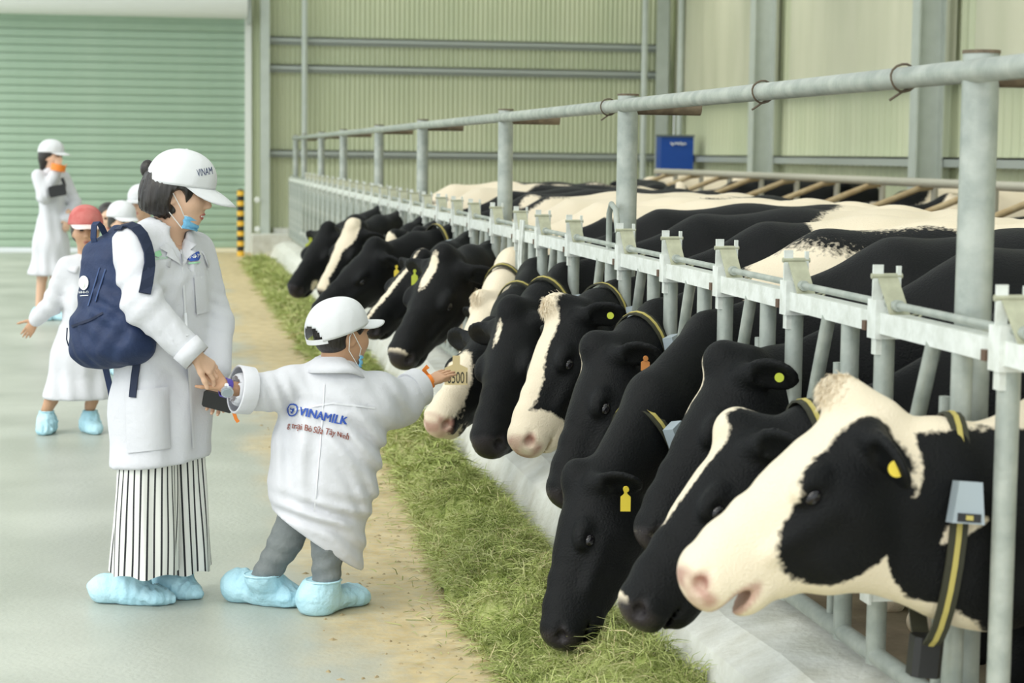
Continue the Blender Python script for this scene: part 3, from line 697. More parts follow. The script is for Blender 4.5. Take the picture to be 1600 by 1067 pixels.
    for q, kind, m_, w_, h_ in tags:                                # ear tags on side q
        base_ = H(.020, -.055, q*.085); ax = nrm(e3*q - e1*(.28+ear[0]) + e2*(-.22+ear[1])); nn = nrm(e1*.75+e2*.25)
        face = A(0, -1, 0)+nn*.3
        c = base_+ax*.125*s+face*.030
        o = mk('ear_tag', flag_tag(c, A(0, 0, 1)-e2*0, face, w_, h_, kind), M[m_], t)
        if kind != 'round': mk('tag_button', disc(c+A(0, -.004, -.008), face, .009, .008, 10), M['tag_orange' if m_ == 'tag_cream' else m_], o)
        if kind == 'number':
            pass
    if collar is not None:
        f, tilt, drop = (*collar, 0.0)[:3]; Pn = C+(nk-C)*f; ru = neck[0]+(.088*s-neck[0])*f; rv = neck[1]+(.118*s-neck[1])*f+drop; Pn = Pn-A(0, 0, drop)
        ax = nrm(nrm(nk-C)+A(0, 0, tilt))
        co = mk('collar', ell_ring(Pn, ax, nu, ru+.018, rv+.028, .040, .006), M['collar'], t)
        mk('collar_strip', ell_ring(Pn, ax, nu, ru+.0245, rv+.0345, .012, .002), M['collar_yellow'], co)
        vv = np.cross(ax, nrm(nu-ax*(nu @ ax))); un = nrm(nu-ax*(nu @ ax)); sg = -1 if un[1] > 0 else 1
        if vv[2] < 0: vv = -vv
        ang = .30; d = un*sg*math.cos(ang)*(ru+.03)+vv*math.sin(ang)*(rv+.05); out = nrm(un*sg*math.cos(ang)/ru+vv*math.sin(ang)/rv); dn = nrm(-vv+out*(vv @ out))
        bc = Pn+d+out*.022
        V_ = [bc+ax*a+dn*b+out*c_ for c_ in (-.02, .02) for a, b in ((-.026, -.045), (.026, -.045), (.036, .045), (-.036, .045))]
        bo = mk('sensor_box', (np.array(V_), [[3, 2, 1, 0], [4, 5, 6, 7], [0, 1, 5, 4], [1, 2, 6, 5], [2, 3, 7, 6], [3, 0, 4, 7]]), M['sensor'], co)
        mk('sensor_window', obox(bc+dn*.032+out*.021, ax, dn, out, .026, .009, .002), M['black'], bo)
        mk('sensor_print', obox(bc+dn*.032+out*.0235, ax, dn, out, .008, .005, .001), M['collar_yellow'], bo)
        if weight:
            wc = Pn-vv*(rv+.055); mk('collar_weight', obox(wc, ax, un, vv, .034, .03, .045, .012), M['black'], co)
    return t
WB = lambda s, o, l, rs, ro, rl: (1, (s, o, l), (rs, ro, rl))
KB = lambda s, o, l, rs, ro, rl: (-1, (s, o, l), (rs, ro, rl))

# --- the front row, nearest the boy's end of the fence last
def poly_sd(x, z, poly):
    """signed distance to a polygon, positive inside"""
    n = len(poly); d = np.full(len(x), 9.); ins = np.zeros(len(x), bool)
    for i in range(n):
        a, b = poly[i], poly[(i+1) % n]; e = b-a; px, pz = x-a[0], z-a[1]
        t = np.clip((px*e[0]+pz*e[1])/(e @ e), 0, 1); d = np.minimum(d, np.hypot(px-t*e[0], pz-t*e[1]))
        c = ((a[1] <= z) != (b[1] <= z)); ins ^= c & (x < e[0]*(z-a[1])/np.where(abs(e[1]) < 1e-9, 1e-9, e[1])+a[0])
    return np.where(ins, d, -d)
def side_poly(pts, Y): return [at(px, py, Y)[[0, 2]] for px, py in pts]
def c1fur(V, Hc, val):
    # black nape and shoulder, cream throat and a cream wedge on the neck
    x, z = V[:, 0], V[:, 2]; n = sinnoise(V, 91, 30)*.006
    b = poly_sd(x, z, side_poly([(1368, 785), (1402, 800), (1386, 860), (1398, 905), (1430, 938), (1480, 945), (1560, 1000), (1700, 1060), (1700, 670), (1438, 680), (1447, 730), (1430, 775), (1405, 765)], 4.02))+n
    w = poly_sd(x, z, side_poly([(1470, 850), (1478, 822), (1500, 816), (1538, 810), (1520, 832), (1492, 852)], 4.02))+n
    return np.maximum(np.minimum(val, -b), w)
cow('white-faced cow with black cheek patch and open mouth, nearest to the tall end post', 4.12, at(1318, 632, 4.14), at(1047, 888, 4.10), .745, .0075, .06,
    [KB(.20, -.155, -.12, .185, .105, .13), KB(.20, -.155, .12, .185, .105, .13), KB(.06, -.07, -.16, .11, .075, .12), KB(.06, -.07, .16, .11, .075, .12), KB(.15, -.06, -.14, .09, .055, .085), KB(.15, -.06, .14, .09, .055, .085), KB(.03, -.11, -.17, .11, .09, .09), KB(.03, -.11, .17, .11, .09, .09)],
    (-.35, 3.0, 3), .020, .030, [(1, 'round', 'tag_yellow', .018, 0), (-1, 'round', 'tag_yellow', .018, 0)], (.30, -.42, .055), pink=True, neck=(.098, .20), fur=c1fur, weight=True, face=(-1, .22), ear=(-.55, -.45), dp=1.16, throat=.075)
cow('black cow with long white blaze and white nose tip, next to the white-faced cow', 4.84, at(1140, 672, 4.82), at(958, 945, 4.72), .76, .008, -.05,
    [WB(.10, .02, 0, .20, .08, .040), WB(.035, .02, .0, .07, .06, .055), WB(.54, -.015, .0, .045, .035, .045)], (-1.6, 3.0, 4), .005, .01, [], (.50, -.1), weight=True, face=(-1, .5), ear=(-.1, -.2))
cow('black cow with a narrow white forehead stripe and pale nostril, behind the blazed cow', 5.57, at(1122, 566, 5.52), at(985, 835, 5.38), .80, .008, -.05,
    [WB(.085, .02, .02, .09, .05, .020), WB(.535, -.06, 0, .035, .05, .05)], (-1.6, 3.0, 5), .005, .012, [(1, 'round', 'tag_lime', .013, 0), (-1, 'round', 'tag_lime', .013, 0)], face=(-1, .4))
cow('all-black cow grazing with nose down in the cut grass', 6.29, at(893, 748, 5.90), at(843, 1000, 5.70), .86, .008, -.05,
    [WB(.045, .01, .035, .055, .04, .018)], (-.75, 3.0, 6), .005, 0, [(1, 'flag', 'tag_yellow', .03, .075), (-1, 'flag', 'tag_yellow', .03, .075)], (.62, .1), midz=.05, face=(-1, .7), ear=(-.3, -.5))
cow('dark cow looking down with orange ear tag, behind the grazing black cow', 7.00, at(925, 545, 6.80), at(852, 775, 6.60), .84, .009, -.05,
    [WB(.05, .02, .03, .06, .04, .016)], (.28, 3.0, 7), .005, .012, [(1, 'flag', 'tag_orange', .03, .05), (-1, 'flag', 'tag_orange', .03, .05)], (.45, .0), face=(-1, .35), ear=(-.2, -.3))
cow('black cow with a broad cream blaze down to a cream muzzle', 7.73, at(868, 484, 7.45), at(793, 690, 7.20), .86, .009, -.05,
    [WB(.12, .03, .0, .22, .10, .055), WB(.32, .0, .0, .22, .06, .06), WB(.50, -.10, 0, .13, .13, .12), WB(.30, -.24, 0, .2, .055, .07)], (-.1, 3.2, 8), .006, .02, [(1, 'round', 'tag_lime', .013, 0), (-1, 'round', 'tag_lime', .013, 0)], (.38, 0), pink=True, face=(-1, .18))
cow('black cow facing the alley with a small white forehead fleck', 8.74, at(796, 486, 8.40), at(745, 690, 8.05), .88, .010, -.05,
    [WB(.10, .02, .02, .05, .04, .014)], (.25, 3.0, 9), .005, .01, [], (.40, 0), face=(-.85, -.5))
cow('black cow with white muzzle and numbered cream ear tag, reached by the child\'s hand', 9.49, at(766, 512, 8.80), at(671, 650, 8.45), .86, .010, -.05,
    [WB(.42, -.03, .03, .26, .20, .10), KB(.30, -.13, -.11, .17, .13, .075)], (.1, 3.1, 10), .005, .0, [], (.40, 0), pink=True, face=(-.6, -.8), ear=(-.05, -.10))
cow('white-headed cow mostly hidden behind the cow with the numbered tag', 10.16, at(750, 470, 9.75), at(703, 612, 9.55), .88, .011, .06,
    [KB(.05, -.10, -.19, .12, .10, .10), KB(.05, -.10, .19, .12, .10, .10)], (.5, 3.1, 20), .005, .015, [], (.40, 0), pink=True, face=(-.9, -.3))
cow('black cow with a white forehead streak and grey nose, just beyond the boy\'s cap', 10.87, at(690, 400, 10.35), at(613, 553, 10.05), .88, .011, -.05,
    [WB(.10, .02, .012, .10, .05, .028), WB(.535, -.02, 0, .03, .03, .06)], (.5, 2.8, 11), .005, .01, [(1, 'flag', 'tag_lime', .035, .085), (-1, 'flag', 'tag_lime', .035, .085)])
cow('black cow with a thin white line along its nose, half hidden by the streaked cow', 11.68, at(655, 402, 11.2), at(566, 508, 11.0), .90, .012, -.05,
    [WB(.25, .015, 0, .30, .03, .018), WB(.3, -.25, 0, .25, .05, .06)], (.1, 3.0, 12), .005, .0, [])
cow('black cow with a long dark face, round yellow tag and grey collar box', 12.40, at(580, 383, 12.0), at(484, 484, 11.9), .92, .012, -.05,
    [WB(.53, -.03, 0, .03, .02, .03)], (.3, 3.0, 13), .005, .0, [(1, 'round', 'tag_yellow', .02, 0), (-1, 'flag', 'tag_yellow', .03, .08)], (.22, 0))
cow('black cow with two yellow ear buttons behind the long-faced black cow', 13.12, at(650, 366, 12.95), at(590, 470, 12.9), .92, .013, -.05,
    [], (.0, 3.0, 14), .005, .0, [(1, 'round', 'tag_yellow', .022, 0), (-1, 'round', 'tag_yellow', .022, 0)])
cow('cow with a white cheek patch half hidden behind the long-faced black cow', 13.88, at(612, 370, 13.65), at(560, 470, 13.6), .92, .013, -.05,
    [WB(.05, -.02, 0, .10, .08, .07)], (.2, 3.0, 15), .005, .0, [])
cow('black cow with a broad white face stripe among the farthest feeding cows', 15.3, at(548, 353, 14.7), at(497, 456, 14.55), .92, .013, -.05,
    [WB(.06, .02, 0, .16, .10, .085), WB(.28, .01, 0, .24, .05, .045), WB(.48, -.03, 0, .08, .08, .05)], (.2, 3.0, 16), .005, .0, [])
cow('black cow with a large lime ear tag, farthest along the fence', 16.76, at(510, 357, 16.0), at(452, 448, 15.7), .92, .014, -.05,
    [WB(.40, -.12, 0, .06, .05, .09)], (.1, 3.0, 17), .005, .0, [(1, 'flag', 'tag_lime', .085, .13), (-1, 'flag', 'tag_lime', .085, .13)])
# numbered tag of the white-headed cow
p = at(713, 560, 8.32); 
tagcow = [o for o in bpy.data.objects if o.name.startswith('cow') and o.get('label', '').startswith('black cow with white muzzle')][0]
fac = nrm(A(-.1, -1, .05)); to = mk('ear_tag', flag_tag(p+A(0, 0, .012), A(0, 0, 1), fac, .098, .125), M['tag_cream'], tagcow)
tv, tf = text_mesh('05001'); tv = tv-A(tv[:, 0].mean(), tv[:, 1].min(), 0); k_ = .084/(tv[:, 0].max()-tv[:, 0].min()); sx_ = nrm(np.cross(A(0, 0, 1), fac)); sx_ = sx_ if sx_[0] > 0 else -sx_
mk('tag_number', ([p+A(0, 0, .012)+sx_*v[0]*k_+A(0, 0, 1)*(-.118+v[1]*k_*1.9)+fac*.0035 for v in tv], tf), M['black'], to)
# --- loose cows between fence and cubicles
def loose(label, x, y, yaw, th, seed, head_up=.2, shapes=(), group='cows standing in the barn behind the fence', z=0.0, base=-.05):
    c, s_ = math.cos(yaw), math.sin(yaw); f = A(-c, -s_, 0)
    X0 = x; C = A(x, y, 1.0); P = A(x, y, 1.08+head_up)+f*.55; Mz = P+nrm(f*.75+A(0, 0, -.62))*.55
    return cow(label, y, P, Mz, 1.02+head_up*.4, .018, base, shapes, (th, 3.0, seed), .005, 0, [], None, group, X0=x, yaw=yaw)
FACE = [WB(.2, .02, 0, .3, .08, .07)]
loose('white-blazed cow facing the alley behind the fence, below the blue box', 4.40, 17.4, 1.5, .1, 31, .20, [WB(.2, .02, 0, .4, .10, .05)])
loose('black and cream cow standing lengthwise behind the feeding cows', 5.25, 12.3, .0, -.1, 32, -.1, FACE)
loose('black cow with cream rump patches standing behind the fence ', 5.25, 9.9, .0, -.2, 33, -.15, FACE)
loose('black and white spotted cow standing in a cubicle by the side wall', 5.45, 15.9, .0, .35, 34, -.1)
loose('black cow standing in a cubicle by the side wall near the first column', 5.35, 20.7, .0, -.3, 35, -.1)
loose('patched cow in the cubicle nearest the blue box', 5.3, 24.35, .0, .5, 36, -.1)
loose('black cow with a white saddle in a cubicle under the side wall girt', 5.35, 14.7, .0, .2, 37, -.1)

# ================================================================== people
class Fr:
    """head frame: forward, left, up"""
    def __init__(s, c, fwd, up=(0, 0, 1), k=1.0):
        s.c = np.asarray(c, float); s.f = nrm(fwd); u = np.asarray(up, float); s.u = nrm(u-s.f*(u @ s.f)); s.l = np.cross(s.u, s.f); s.k = k
        s.R = np.stack([s.f, s.l, s.u], 1)
    def __call__(s, f, l, u): return s.c + (s.f*f+s.l*l+s.u*u)*s.k
    def loc(s, V): return np.stack([(V-s.c) @ s.f, (V-s.c) @ s.l, (V-s.c) @ s.u], 1)/s.k
def head_mesh(fr, neck_base, h=.0045, nr=.05, smile=True):
    k = fr.k; lo = np.minimum(fr.c-.15*k, neck_base-.08); hi = np.maximum(fr.c+.16*k, neck_base+.08)
    v = Vol(lo, hi, h); E = lambda f, l, u, a, b, c, kk=.02, sub=False: v.ell(fr(f, l, u), A(a, b, c)*k, fr.R, kk*k, sub)
    E(-.012, 0, .030, .098, .078, .092); E(.028, 0, -.035, .066, .062, .080, .04); E(.052, 0, -.088, .030, .034, .024, .03)
    for q in (-1, 1):
        E(.055, q*.036, -.022, .030, .026, .028, .03)                         # cheek
        E(-.008, q*.074, -.012, .022, .010, .032, .012); E(-.004, q*.083, -.012, .013, .007, .020, .008, True)   # ear
        E(.095, q*.032, .010, .014, .018, .010, .015, True)                   # eye socket
        E(.094, q*.011, -.030, .009, .008, .007, .008)                        # nostril wing
        E(.080, q*.033, .027, .012, .022, .006, .012)                         # brow
    v.cone(fr(.088, 0, .012), fr(.106, 0, -.022), .008*k, .0115*k, .012*k)    # nose
    E(.088, 0, -.056, .014, .024, .0055, .008); E(.085, 0, -.069, .013, .020, .006, .008)
    E(.098, 0, -.062, .012, .022, .0022, .003, True)
    v.cone(fr(-.025, 0, -.06), neck_base, nr, nr*1.12, .03)
    V, F = v.mesh(1); L = fr.loc(V)
    lip = np.clip(1.5-np.sqrt((((L-A(.096, 0, -.0625))/A(.016, .024, .0125))**2).sum(1)), 0, 1)*(1.0)
    return V, F, lip
def hand(v, wrist, d, back, thumb, k=1.0, curl=(.25, .35, .3), spread=.06, tcurl=.2, r=1.0, tdir=None):
    """palm, four fingers and a thumb; d finger direction, back the back-of-hand normal, thumb = +1/-1 side"""
    d = nrm(d); n = nrm(np.asarray(back, float)-d*(np.asarray(back, float) @ d)); s = np.cross(d, n)*thumb; w = np.asarray(wrist, float)
    v.seg(w-d*.03*k, w+d*.015*k, (.026*k, .020*k), (.030*k, .018*k), s, .012*k)
    v.seg(w+d*.012*k, w+d*.080*k, (.030*k, .016*k), (.040*k, .0125*k), s, .012*k)
    for i, (o, L) in enumerate(((.029, .070), (.0095, .078), (-.010, .073), (-.028, .057))):
        p = w+d*(.084-.004*abs(i-1))*k+s*o*k; a = 0.0; sp = spread*(1.5-i)
        for j, (fr_, rr) in enumerate(((.44, .0088), (.31, .0080), (.25, .0072))):
            a += curl[j]; dd = nrm((d*math.cos(a)-n*math.sin(a)) + s*sp); q = p+dd*L*fr_*k
            v.cone(p, q, rr*k*r, (rr-.0007)*k*r, .004*k); p = q
    p = w+d*.022*k+s*.030*k; dd = nrm(d*.75+s*.75-n*.2) if tdir is None else nrm(tdir)
    for L, rr in ((.038, .0120), (.034, .0098), (.026, .0088)):
        q = p+dd*L*k; v.cone(p, q, rr*k, (rr-.001)*k, .008*k); p = q; dd = nrm(dd*math.cos(tcurl)+(d*.6-n*.5)*math.sin(tcurl))
def cap_parts(t, fr, m, rf=.112, rl=.094, ht=.105, z0=.028, vis=.085, m_vis=None, back_gap=True, tilt=0.0, droop=.030):
    """baseball cap: crown with seams, button, curved visor, rear strap"""
    n, mm = 96, 24; V = []; F = []
    for i in range(mm+1):
        ph = (math.pi/2)*i/mm; cz = math.sin(ph)**.92*ht; cr = math.cos(ph)**.80 if ph < 1.55 else 0.0
        for j in range(n):
            a = 2*math.pi*j/n; c_, s_ = math.cos(a), math.sin(a)
            bulge = 1+.05*max(c_, 0)*math.sin(2*ph); seam = 1+.008*math.sin(5*a+3*ph)*math.sin(2*ph)+.006*math.sin(11*a-4*ph)*math.cos(ph)
            drop = -.012*(1-c_)*(1-i/mm)*.8
            V.append(fr(c_*rf*cr*bulge*seam-.006+tilt*cz, s_*rl*cr*seam, z0+cz+drop))
    F = [[i*n+j, i*n+(j+1) % n, (i+1)*n+(j+1) % n, (i+1)*n+j] for i in range(mm) for j in range(n)]
    if back_gap:                                                      # half-round opening above the strap
        gap = lambda i, j: ((i+.5)/7)**2+((j+.5-n/2)/9)**2 < 1
        F = [f for f in F if not gap(f[0]//n, f[0] % n)]
    c = mk('cap', (V, F), m, t, True); sol = c.modifiers.new('thick', 'SOLIDIFY'); sol.thickness = .003; sol.offset = 1
    mk('button', sphere(fr(-.006+tilt*ht, 0, z0+ht+.001), A(.007, .007, .004)*fr.k, 10, 6), m, c, True)
    for a in (0, math.pi/3, -math.pi/3, 2*math.pi/3, -2*math.pi/3):
        P = []
        for ph in np.linspace(.12, 1.45, 12):
            cz = math.sin(ph)**.92*ht; cr = math.cos(ph)**.80; b_ = 1+.05*max(math.cos(a), 0)*math.sin(2*ph)
            P.append(fr(math.cos(a)*rf*cr*b_*1.012-.006+tilt*cz, math.sin(a)*rl*cr*1.012, z0+cz-.012*(1-math.cos(a))*.8*(1-ph/1.57)))
        mk('seam', tube(P, .0012*fr.k, 5), M['coat_seam'] if m is M['cap'] else m, c, True)
    if back_gap:
        mk('strap', ribbon([fr(math.cos(a)*rf*1.0-.006, math.sin(a)*rl*1.0, z0-.018) for a in np.linspace(math.pi-.75, math.pi+.75, 10)], fr.u, .018*fr.k, .003), m, c)
    V = []; na, nb = 21, 7
    for i in range(nb+1):
        q = i/nb
        for j in range(na):
            a = (j/(na-1)-.5)*2*1.18; e = max(math.cos(a/1.18*math.pi/2), 0)**.55
            f0, l0 = math.cos(a)*rf-.006, math.sin(a)*rl
            V.append(fr(f0*.985+q*vis*e, l0*(1-.05*q), z0-droop*q*e*(.55+.45*q)-.030*(l0/rl)**2*q*e-.0096*(1-math.cos(a))))
    F = [[i*na+j, i*na+j+1, (i+1)*na+j+1, (i+1)*na+j] for i in range(nb) for j in range(na-1)]
    vz = mk('visor', (V, F), m_vis or m, c, True); sol = vz.modifiers.new('thick', 'SOLIDIFY'); sol.thickness = .004; sol.offset = 0
    return c, vz
def shoe_cover(t, heel, toe, ankle, w=.055, hgt=.10, h=.008, seed=1, r_ank=.045):
    heel, toe, ankle = [np.asarray(q, float) for q in (heel, toe, ankle)]; d = nrm(toe-heel); sd = nrm(np.cross(d, A(0, 0, 1)))
    lo = np.minimum(np.minimum(heel, toe), ankle)-.12; hi = np.maximum(np.maximum(heel, toe), ankle)+.12; lo[2] = -.005
    v = Vol(lo, hi, h); up = A(0, 0, 1)
    v.seg(heel+d*.05+up*hgt*.42, toe-d*.06+up*hgt*.30, (w, hgt*.45), (w*.95, hgt*.32), sd, .04)
    v.ell(heel+d*.045+up*hgt*.45, (w*.95, w*.95, hgt*.5), None, .04); v.ell(toe-d*.045+up*hgt*.22, (w*.85, w*.85, hgt*.24), None, .04); v.cone(toe-d*.05+up*.018, toe+up*.012, .024, .006, .03); v.cone(heel+d*.03+up*hgt*.5, heel-d*.012+up*hgt*.55, .03, .008, .03)
    pr = heel+d*((ankle-heel) @ d); pr[2] = hgt*.42; v.cone(pr, ankle, w*1.0, r_ank, .04)
    c = (heel+toe)/2+up*.05; r = np.random.default_rng(seed)
    for _ in range(9): v.ripple(c+d*r.normal()*.06+sd*r.normal()*.03+up*.02*r.normal(), .06, nrm(d*r.normal()+sd*r.normal()*.8+up*.3), .022+.02*r.random(), .0042, .012, r.random()*6)
    v.ripple(ankle, (.06, .06, .045), nrm(sd+d*.6), .022, .004)
    v.half(ankle+up*.005, up, .004); v.half((0, 0, .0), (0, 0, -1), .008)
    o = mk('shoe_cover', v.mesh(1), M['cover'], t, True)
    mk('elastic_edge', tube([ankle+up*.004+(sd*math.cos(a)+d*math.sin(a))*(r_ank+.001+.002*math.sin(9*a)) for a in np.linspace(0, 2*math.pi, 25)], .004, 6), M['cover'], o, True)
    return o
def collar_piece(t, c, ax, f, rn, gap, up, down, m, flare=.035, el=.8):
    """turned-down coat collar round the neck, open at the front"""
    ax = nrm(ax); f = nrm(np.asarray(f, float)-ax*(np.asarray(f, float) @ ax)); l = np.cross(ax, f); V = []; n = 30
    for q, (r, z) in enumerate(((rn*1.0, 0.), (rn*1.0, up), (rn*1.08, up+.006), (rn+flare*.7, up-down*.5), (rn+flare, up-down))):
        for j in range(n+1):
            a = gap+(2*math.pi-2*gap)*j/n; ext = 1+(.22*abs(j/n-.5)*2 if q >= 3 else 0)
            zz = z-(.035*max(math.cos(a), 0) if q != 0 else .02*max(math.cos(a), 0))
            V.append(c+f*math.cos(a)*r*ext*1.05+l*math.sin(a)*r*ext/el*.92+ax*zz)
    F = [[q*(n+1)+j, q*(n+1)+j+1, (q+1)*(n+1)+j+1, (q+1)*(n+1)+j] for q in range(4) for j in range(n)]
    o = mk('collar', (V, F), m, t, True); sol = o.modifiers.new('thick', 'SOLIDIFY'); sol.thickness = .004; sol.offset = 0; return o

# ------------------------------------------------------------------ the woman in front
wm = thing('person', 'person in white coat and cap wearing striped trousers, holding a child\'s hand', 'person', (-.02, 6.88, 0))
WY = 6.88; FWD = nrm(A(.74, -.66, 0)); SHO = nrm(A(.66, .74, 0))           # facing, shoulder line
W_ = lambda px, py, dy=0.0: at(px, py, WY+dy)
hf = Fr(W_(281, 301, .0), nrm(A(.955, -.26, -.20)), (0.10, 0, 1), 1.0)
nb = W_(262, 392, .02)
V1, F1, lip1 = head_mesh(hf, nb, .0042, .050)
# torso and legs under the clothes
v = Vol(W_(200, 900)+A(-.25, -.3, -.05), W_(300, 380)+A(.25, .3, .0), .018)
v.loft([(W_(262, 392, .01), .05, .05), (W_(258, 415), .13, .075), (W_(256, 470), .13, .085), (W_(254, 560), .12, .085), (W_(254, 640), .14, .10)], SHO, .04)
for hp, kn, an in ((W_(232, 640, -.04), W_(228, 770, -.03), W_(212, 905, -.02)), (W_(275, 640, .06), W_(283, 770, .07), W_(280, 900, .08))):
    v.cone(hp, kn, .078, .052, .03); v.cone(kn, an, .050, .034, .02)
V2, F2 = v.mesh(1)
# right hand reaching to the boy's hand, left hand round the phone
rw = at(303, 553, 6.60); rd = nrm(at(346, 588, 6.62)-rw)
v = Vol(rw-.14, rw+.17, .0032); v.cone(at(290, 543, 6.60), rw, .030, .0265, .01)
hand(v, rw, rd, nrm(A(.35, -.6, .75)), 1, .92, (.30, .45, .35), .03, .15, tdir=rd*.7+A(0, -.15, -.75))
V3, F3 = v.mesh(1)
lw = at(333, 588, 6.80); v = Vol(lw-.16, lw+.16, .0032); v.cone(at(337, 572, 6.84), lw, .026, .024, .01)
hand(v, lw, nrm(A(.10, -.10, -.98)), nrm(A(.25, .95, 0)), 1, .90, (.20, .45, .5), .04, .2, tdir=A(.28, -.55, -.75))
V4, F4 = v.mesh(1)
VF = joinq((V1, F1), (V2, F2), (V3, F3), (V4, F4)); lip = np.concatenate([lip1, np.zeros(len(V2)+len(V3)+len(V4))])
mk('body', VF, M['skin'], wm, True, {'lip': lip})
for q in (-1, 1):
    mk('eye', sphere(hf(.087, q*.031, .009), A(.008, .0125, .0055), 12, 8, hf.R), M['eye'], wm, True)
    mk('eyebrow', tube([hf(.096, q*.018, .028), hf(.093, q*.034, .033), hf(.080, q*.052, .028)], [.0022, .003, .0016], 6), M['hair'], wm, True)
mk('teeth', obox(hf(.091, 0, -.062), hf.l, hf.u, hf.f, .014, .0028, .004), M['teeth'], wm)
# hair: short bob
v = Vol(hf.c-.17, hf.c+.17, .005); E = lambda f, l, u, a, b, c, kk=.03, sub=False: v.ell(hf(f, l, u), (a, b, c), hf.R, kk, sub)
E(-.022, 0, .022, .108, .092, .098); E(-.052, 0, -.035, .082, .094, .085, .04); 
for q in (-1, 1): E(.005, q*.072, .005, .050, .022, .055, .03)
E(.085, 0, -.05, .085, .074, .115, .01, True); E(.03, 0, -.10, .06, .06, .07, .01, True); E(.02, -.085, -.03, .026, .03, .045, .01, True); E(.02, .085, -.03, .026, .03, .045, .01, True)
v.half(hf(0, 0, -.098), hf.u*-1+hf.f*-.12, .006)
for a in np.linspace(0, 3.1, 6): v.ripple(hf(-.05, 0, -.04), .13, hf.f*math.cos(a)+hf.l*math.sin(a), .017, .0016, .002, a)
mk('hair', v.mesh(1), M['hair'], wm, True)
mk('hair_bun', sphere(hf(-.125, 0, .055), (.026, .026, .032), 14, 10), M['hair'], wm, True)
wcap, wvis = cap_parts(wm, hf, M['cap'], .118, .099, .112, .034, .088, droop=.042, back_gap=False)
# mask pulled under the chin with ear loops
def mask_piece(t, fr, pts, near):
    V = []; F = []; n, m_ = 13, 6
    for i in range(m_+1):
        for j in range(n):
            a = (j/(n-1)-.5)*2*1.12; q = i/m_
            V.append(fr(.018+math.cos(a)*(.062+.006*math.sin(i*2.2)), math.sin(a)*.062, -.088-q*.042+.012*math.cos(a)+.012*abs(math.sin(a))))
    F = [[i*n+j, i*n+j+1, (i+1)*n+j+1, (i+1)*n+j] for i in range(m_) for j in range(n-1)]
    o = mk('face_mask', (V, F), M['mask'], t, True); sol = o.modifiers.new('thick', 'SOLIDIFY'); sol.thickness = .004
    mk('mask_edge', tube([V[j]+fr.u*.001 for j in range(n)], .0028*fr.k, 6), M['string'], o, True)
    for q, jj in ((-1, 0), (1, n-1)):
        ear = fr(-.012, q*.088, .012)
        mk('ear_loop', tube([V[jj], fr(.034, q*.080, -.045), ear, fr(-.024, q*.088, -.005), fr(-.018, q*.080, -.055), V[m_*n+jj]], .0017*fr.k, 6), M['string'], o, True)
    return o
mask_piece(wm, hf, None, -1)
# coat
v = Vol(A(-.42, 6.45, .38), A(.40, 7.25, 1.36), .0105)
CN = [(W_(252, 368), .090, .060), (W_(251, 386), .155, .088), (W_(252, 410), .180, .105), (W_(254, 455), .180, .122), (W_(254, 540), .172, .128), (W_(252, 640), .182, .142), (W_(252, 745), .196, .150)]
v.loft(CN, SHO, .05, pw=2.2)
RA = [at(206, 386, 6.76), at(224, 478, 6.63), at(296, 548, 6.60)]
v.seg(RA[0], RA[1], (.074, .070), (.066, .062), FWD, .05); v.seg(RA[1], RA[2], (.066, .062), (.050, .050), FWD, .03)
LA = [at(306, 392, 7.02), at(337, 505, 6.97), at(338, 576, 6.84)]
v.seg(LA[0], LA[1], (.068, .066), (.060, .060), FWD, .05); v.seg(LA[1], LA[2], (.060, .060), (.052, .052), FWD, .03)
v.cone(RA[2]+nrm(RA[2]-RA[1])*.012, RA[2]+nrm(RA[2]-RA[1])*.09, .0, .0, .001)
v.half(RA[2]+nrm(RA[2]-RA[1])*.012, nrm(RA[2]-RA[1])) if False else None
chest = W_(262, 392, .0)
# folds
v.ripple(W_(215, 460, -.2), (.10, .12, .10), (.5, 0, -.8), .06, .011, .02); v.ripple(W_(262, 528, -.25), (.08, .1, .06), (.9, 0, .5), .04, .005, .015, 1)
v.ripple(W_(230, 490, -.2), .07, (.2, 0, 1), .04, .010, .01, 2); v.ripple(W_(285, 560, -.12), (.07, .12, .16), (.8, -.6, .35), .08, .011, .02)
v.ripple(W_(250, 660, -.12), (.17, .2, .14), SHO, .12, .012, .02, 1); v.ripple(W_(335, 480, .05), (.06, .1, .09), (.3, 0, 1), .05, .005, .02)
v.ripple(W_(285, 450, -.12), (.05, .1, .10), (.7, 0, -.6), .06, .004, .01)
# hem, neck opening, V-front
hem = W_(180, 727); hem2 = W_(325, 712); v.half((hem+hem2)/2, nrm(A(-(hem2-hem)[2], 0, (hem2-hem)[0]))*-1, .006)
v.seg(W_(266, 352), W_(262, 384), (.060, .058), (.052, .050), SHO, .01, True)
v.seg(W_(271, 368, -.03)+FWD*.05, W_(284, 418, -.05)+FWD*.05, (.050, .055), (.006, .03), SHO, .006, True)
v.cone(RA[2], RA[2]+nrm(RA[2]-RA[1])*.10, .038, .046, .004, True)
COATW = v.mesh(1)
coat = mk('coat', COATW, M['coat'], wm, True); tw = bvh(COATW)
mk('cuff', tube([RA[2]-nrm(RA[2]-RA[1])*.02, RA[2]+nrm(RA[2]-RA[1])*.035], [.0545, .0515], 24, False), M['coat'], coat, True).modifiers.new('thick', 'SOLIDIFY').thickness = .004
collar_piece(wm, W_(260, 373, .0), nrm(A(.20, -.12, 1)), FWD, .060, .62, .040, .078, M['coat'], .060)
def piece(name, poly, m, parent, tree, off=.004, cuts=3, thick=.003):
    g = patch_on(tree, poly, off, cuts, thick)
    if g is not None: return mk(name, g, m, parent, True)
piece('lapel', [(247, 388), (258, 380), (268, 388), (282, 414), (270, 407), (258, 400), (260, 395)], M['coat'], coat, tw, .006, 3, .004)
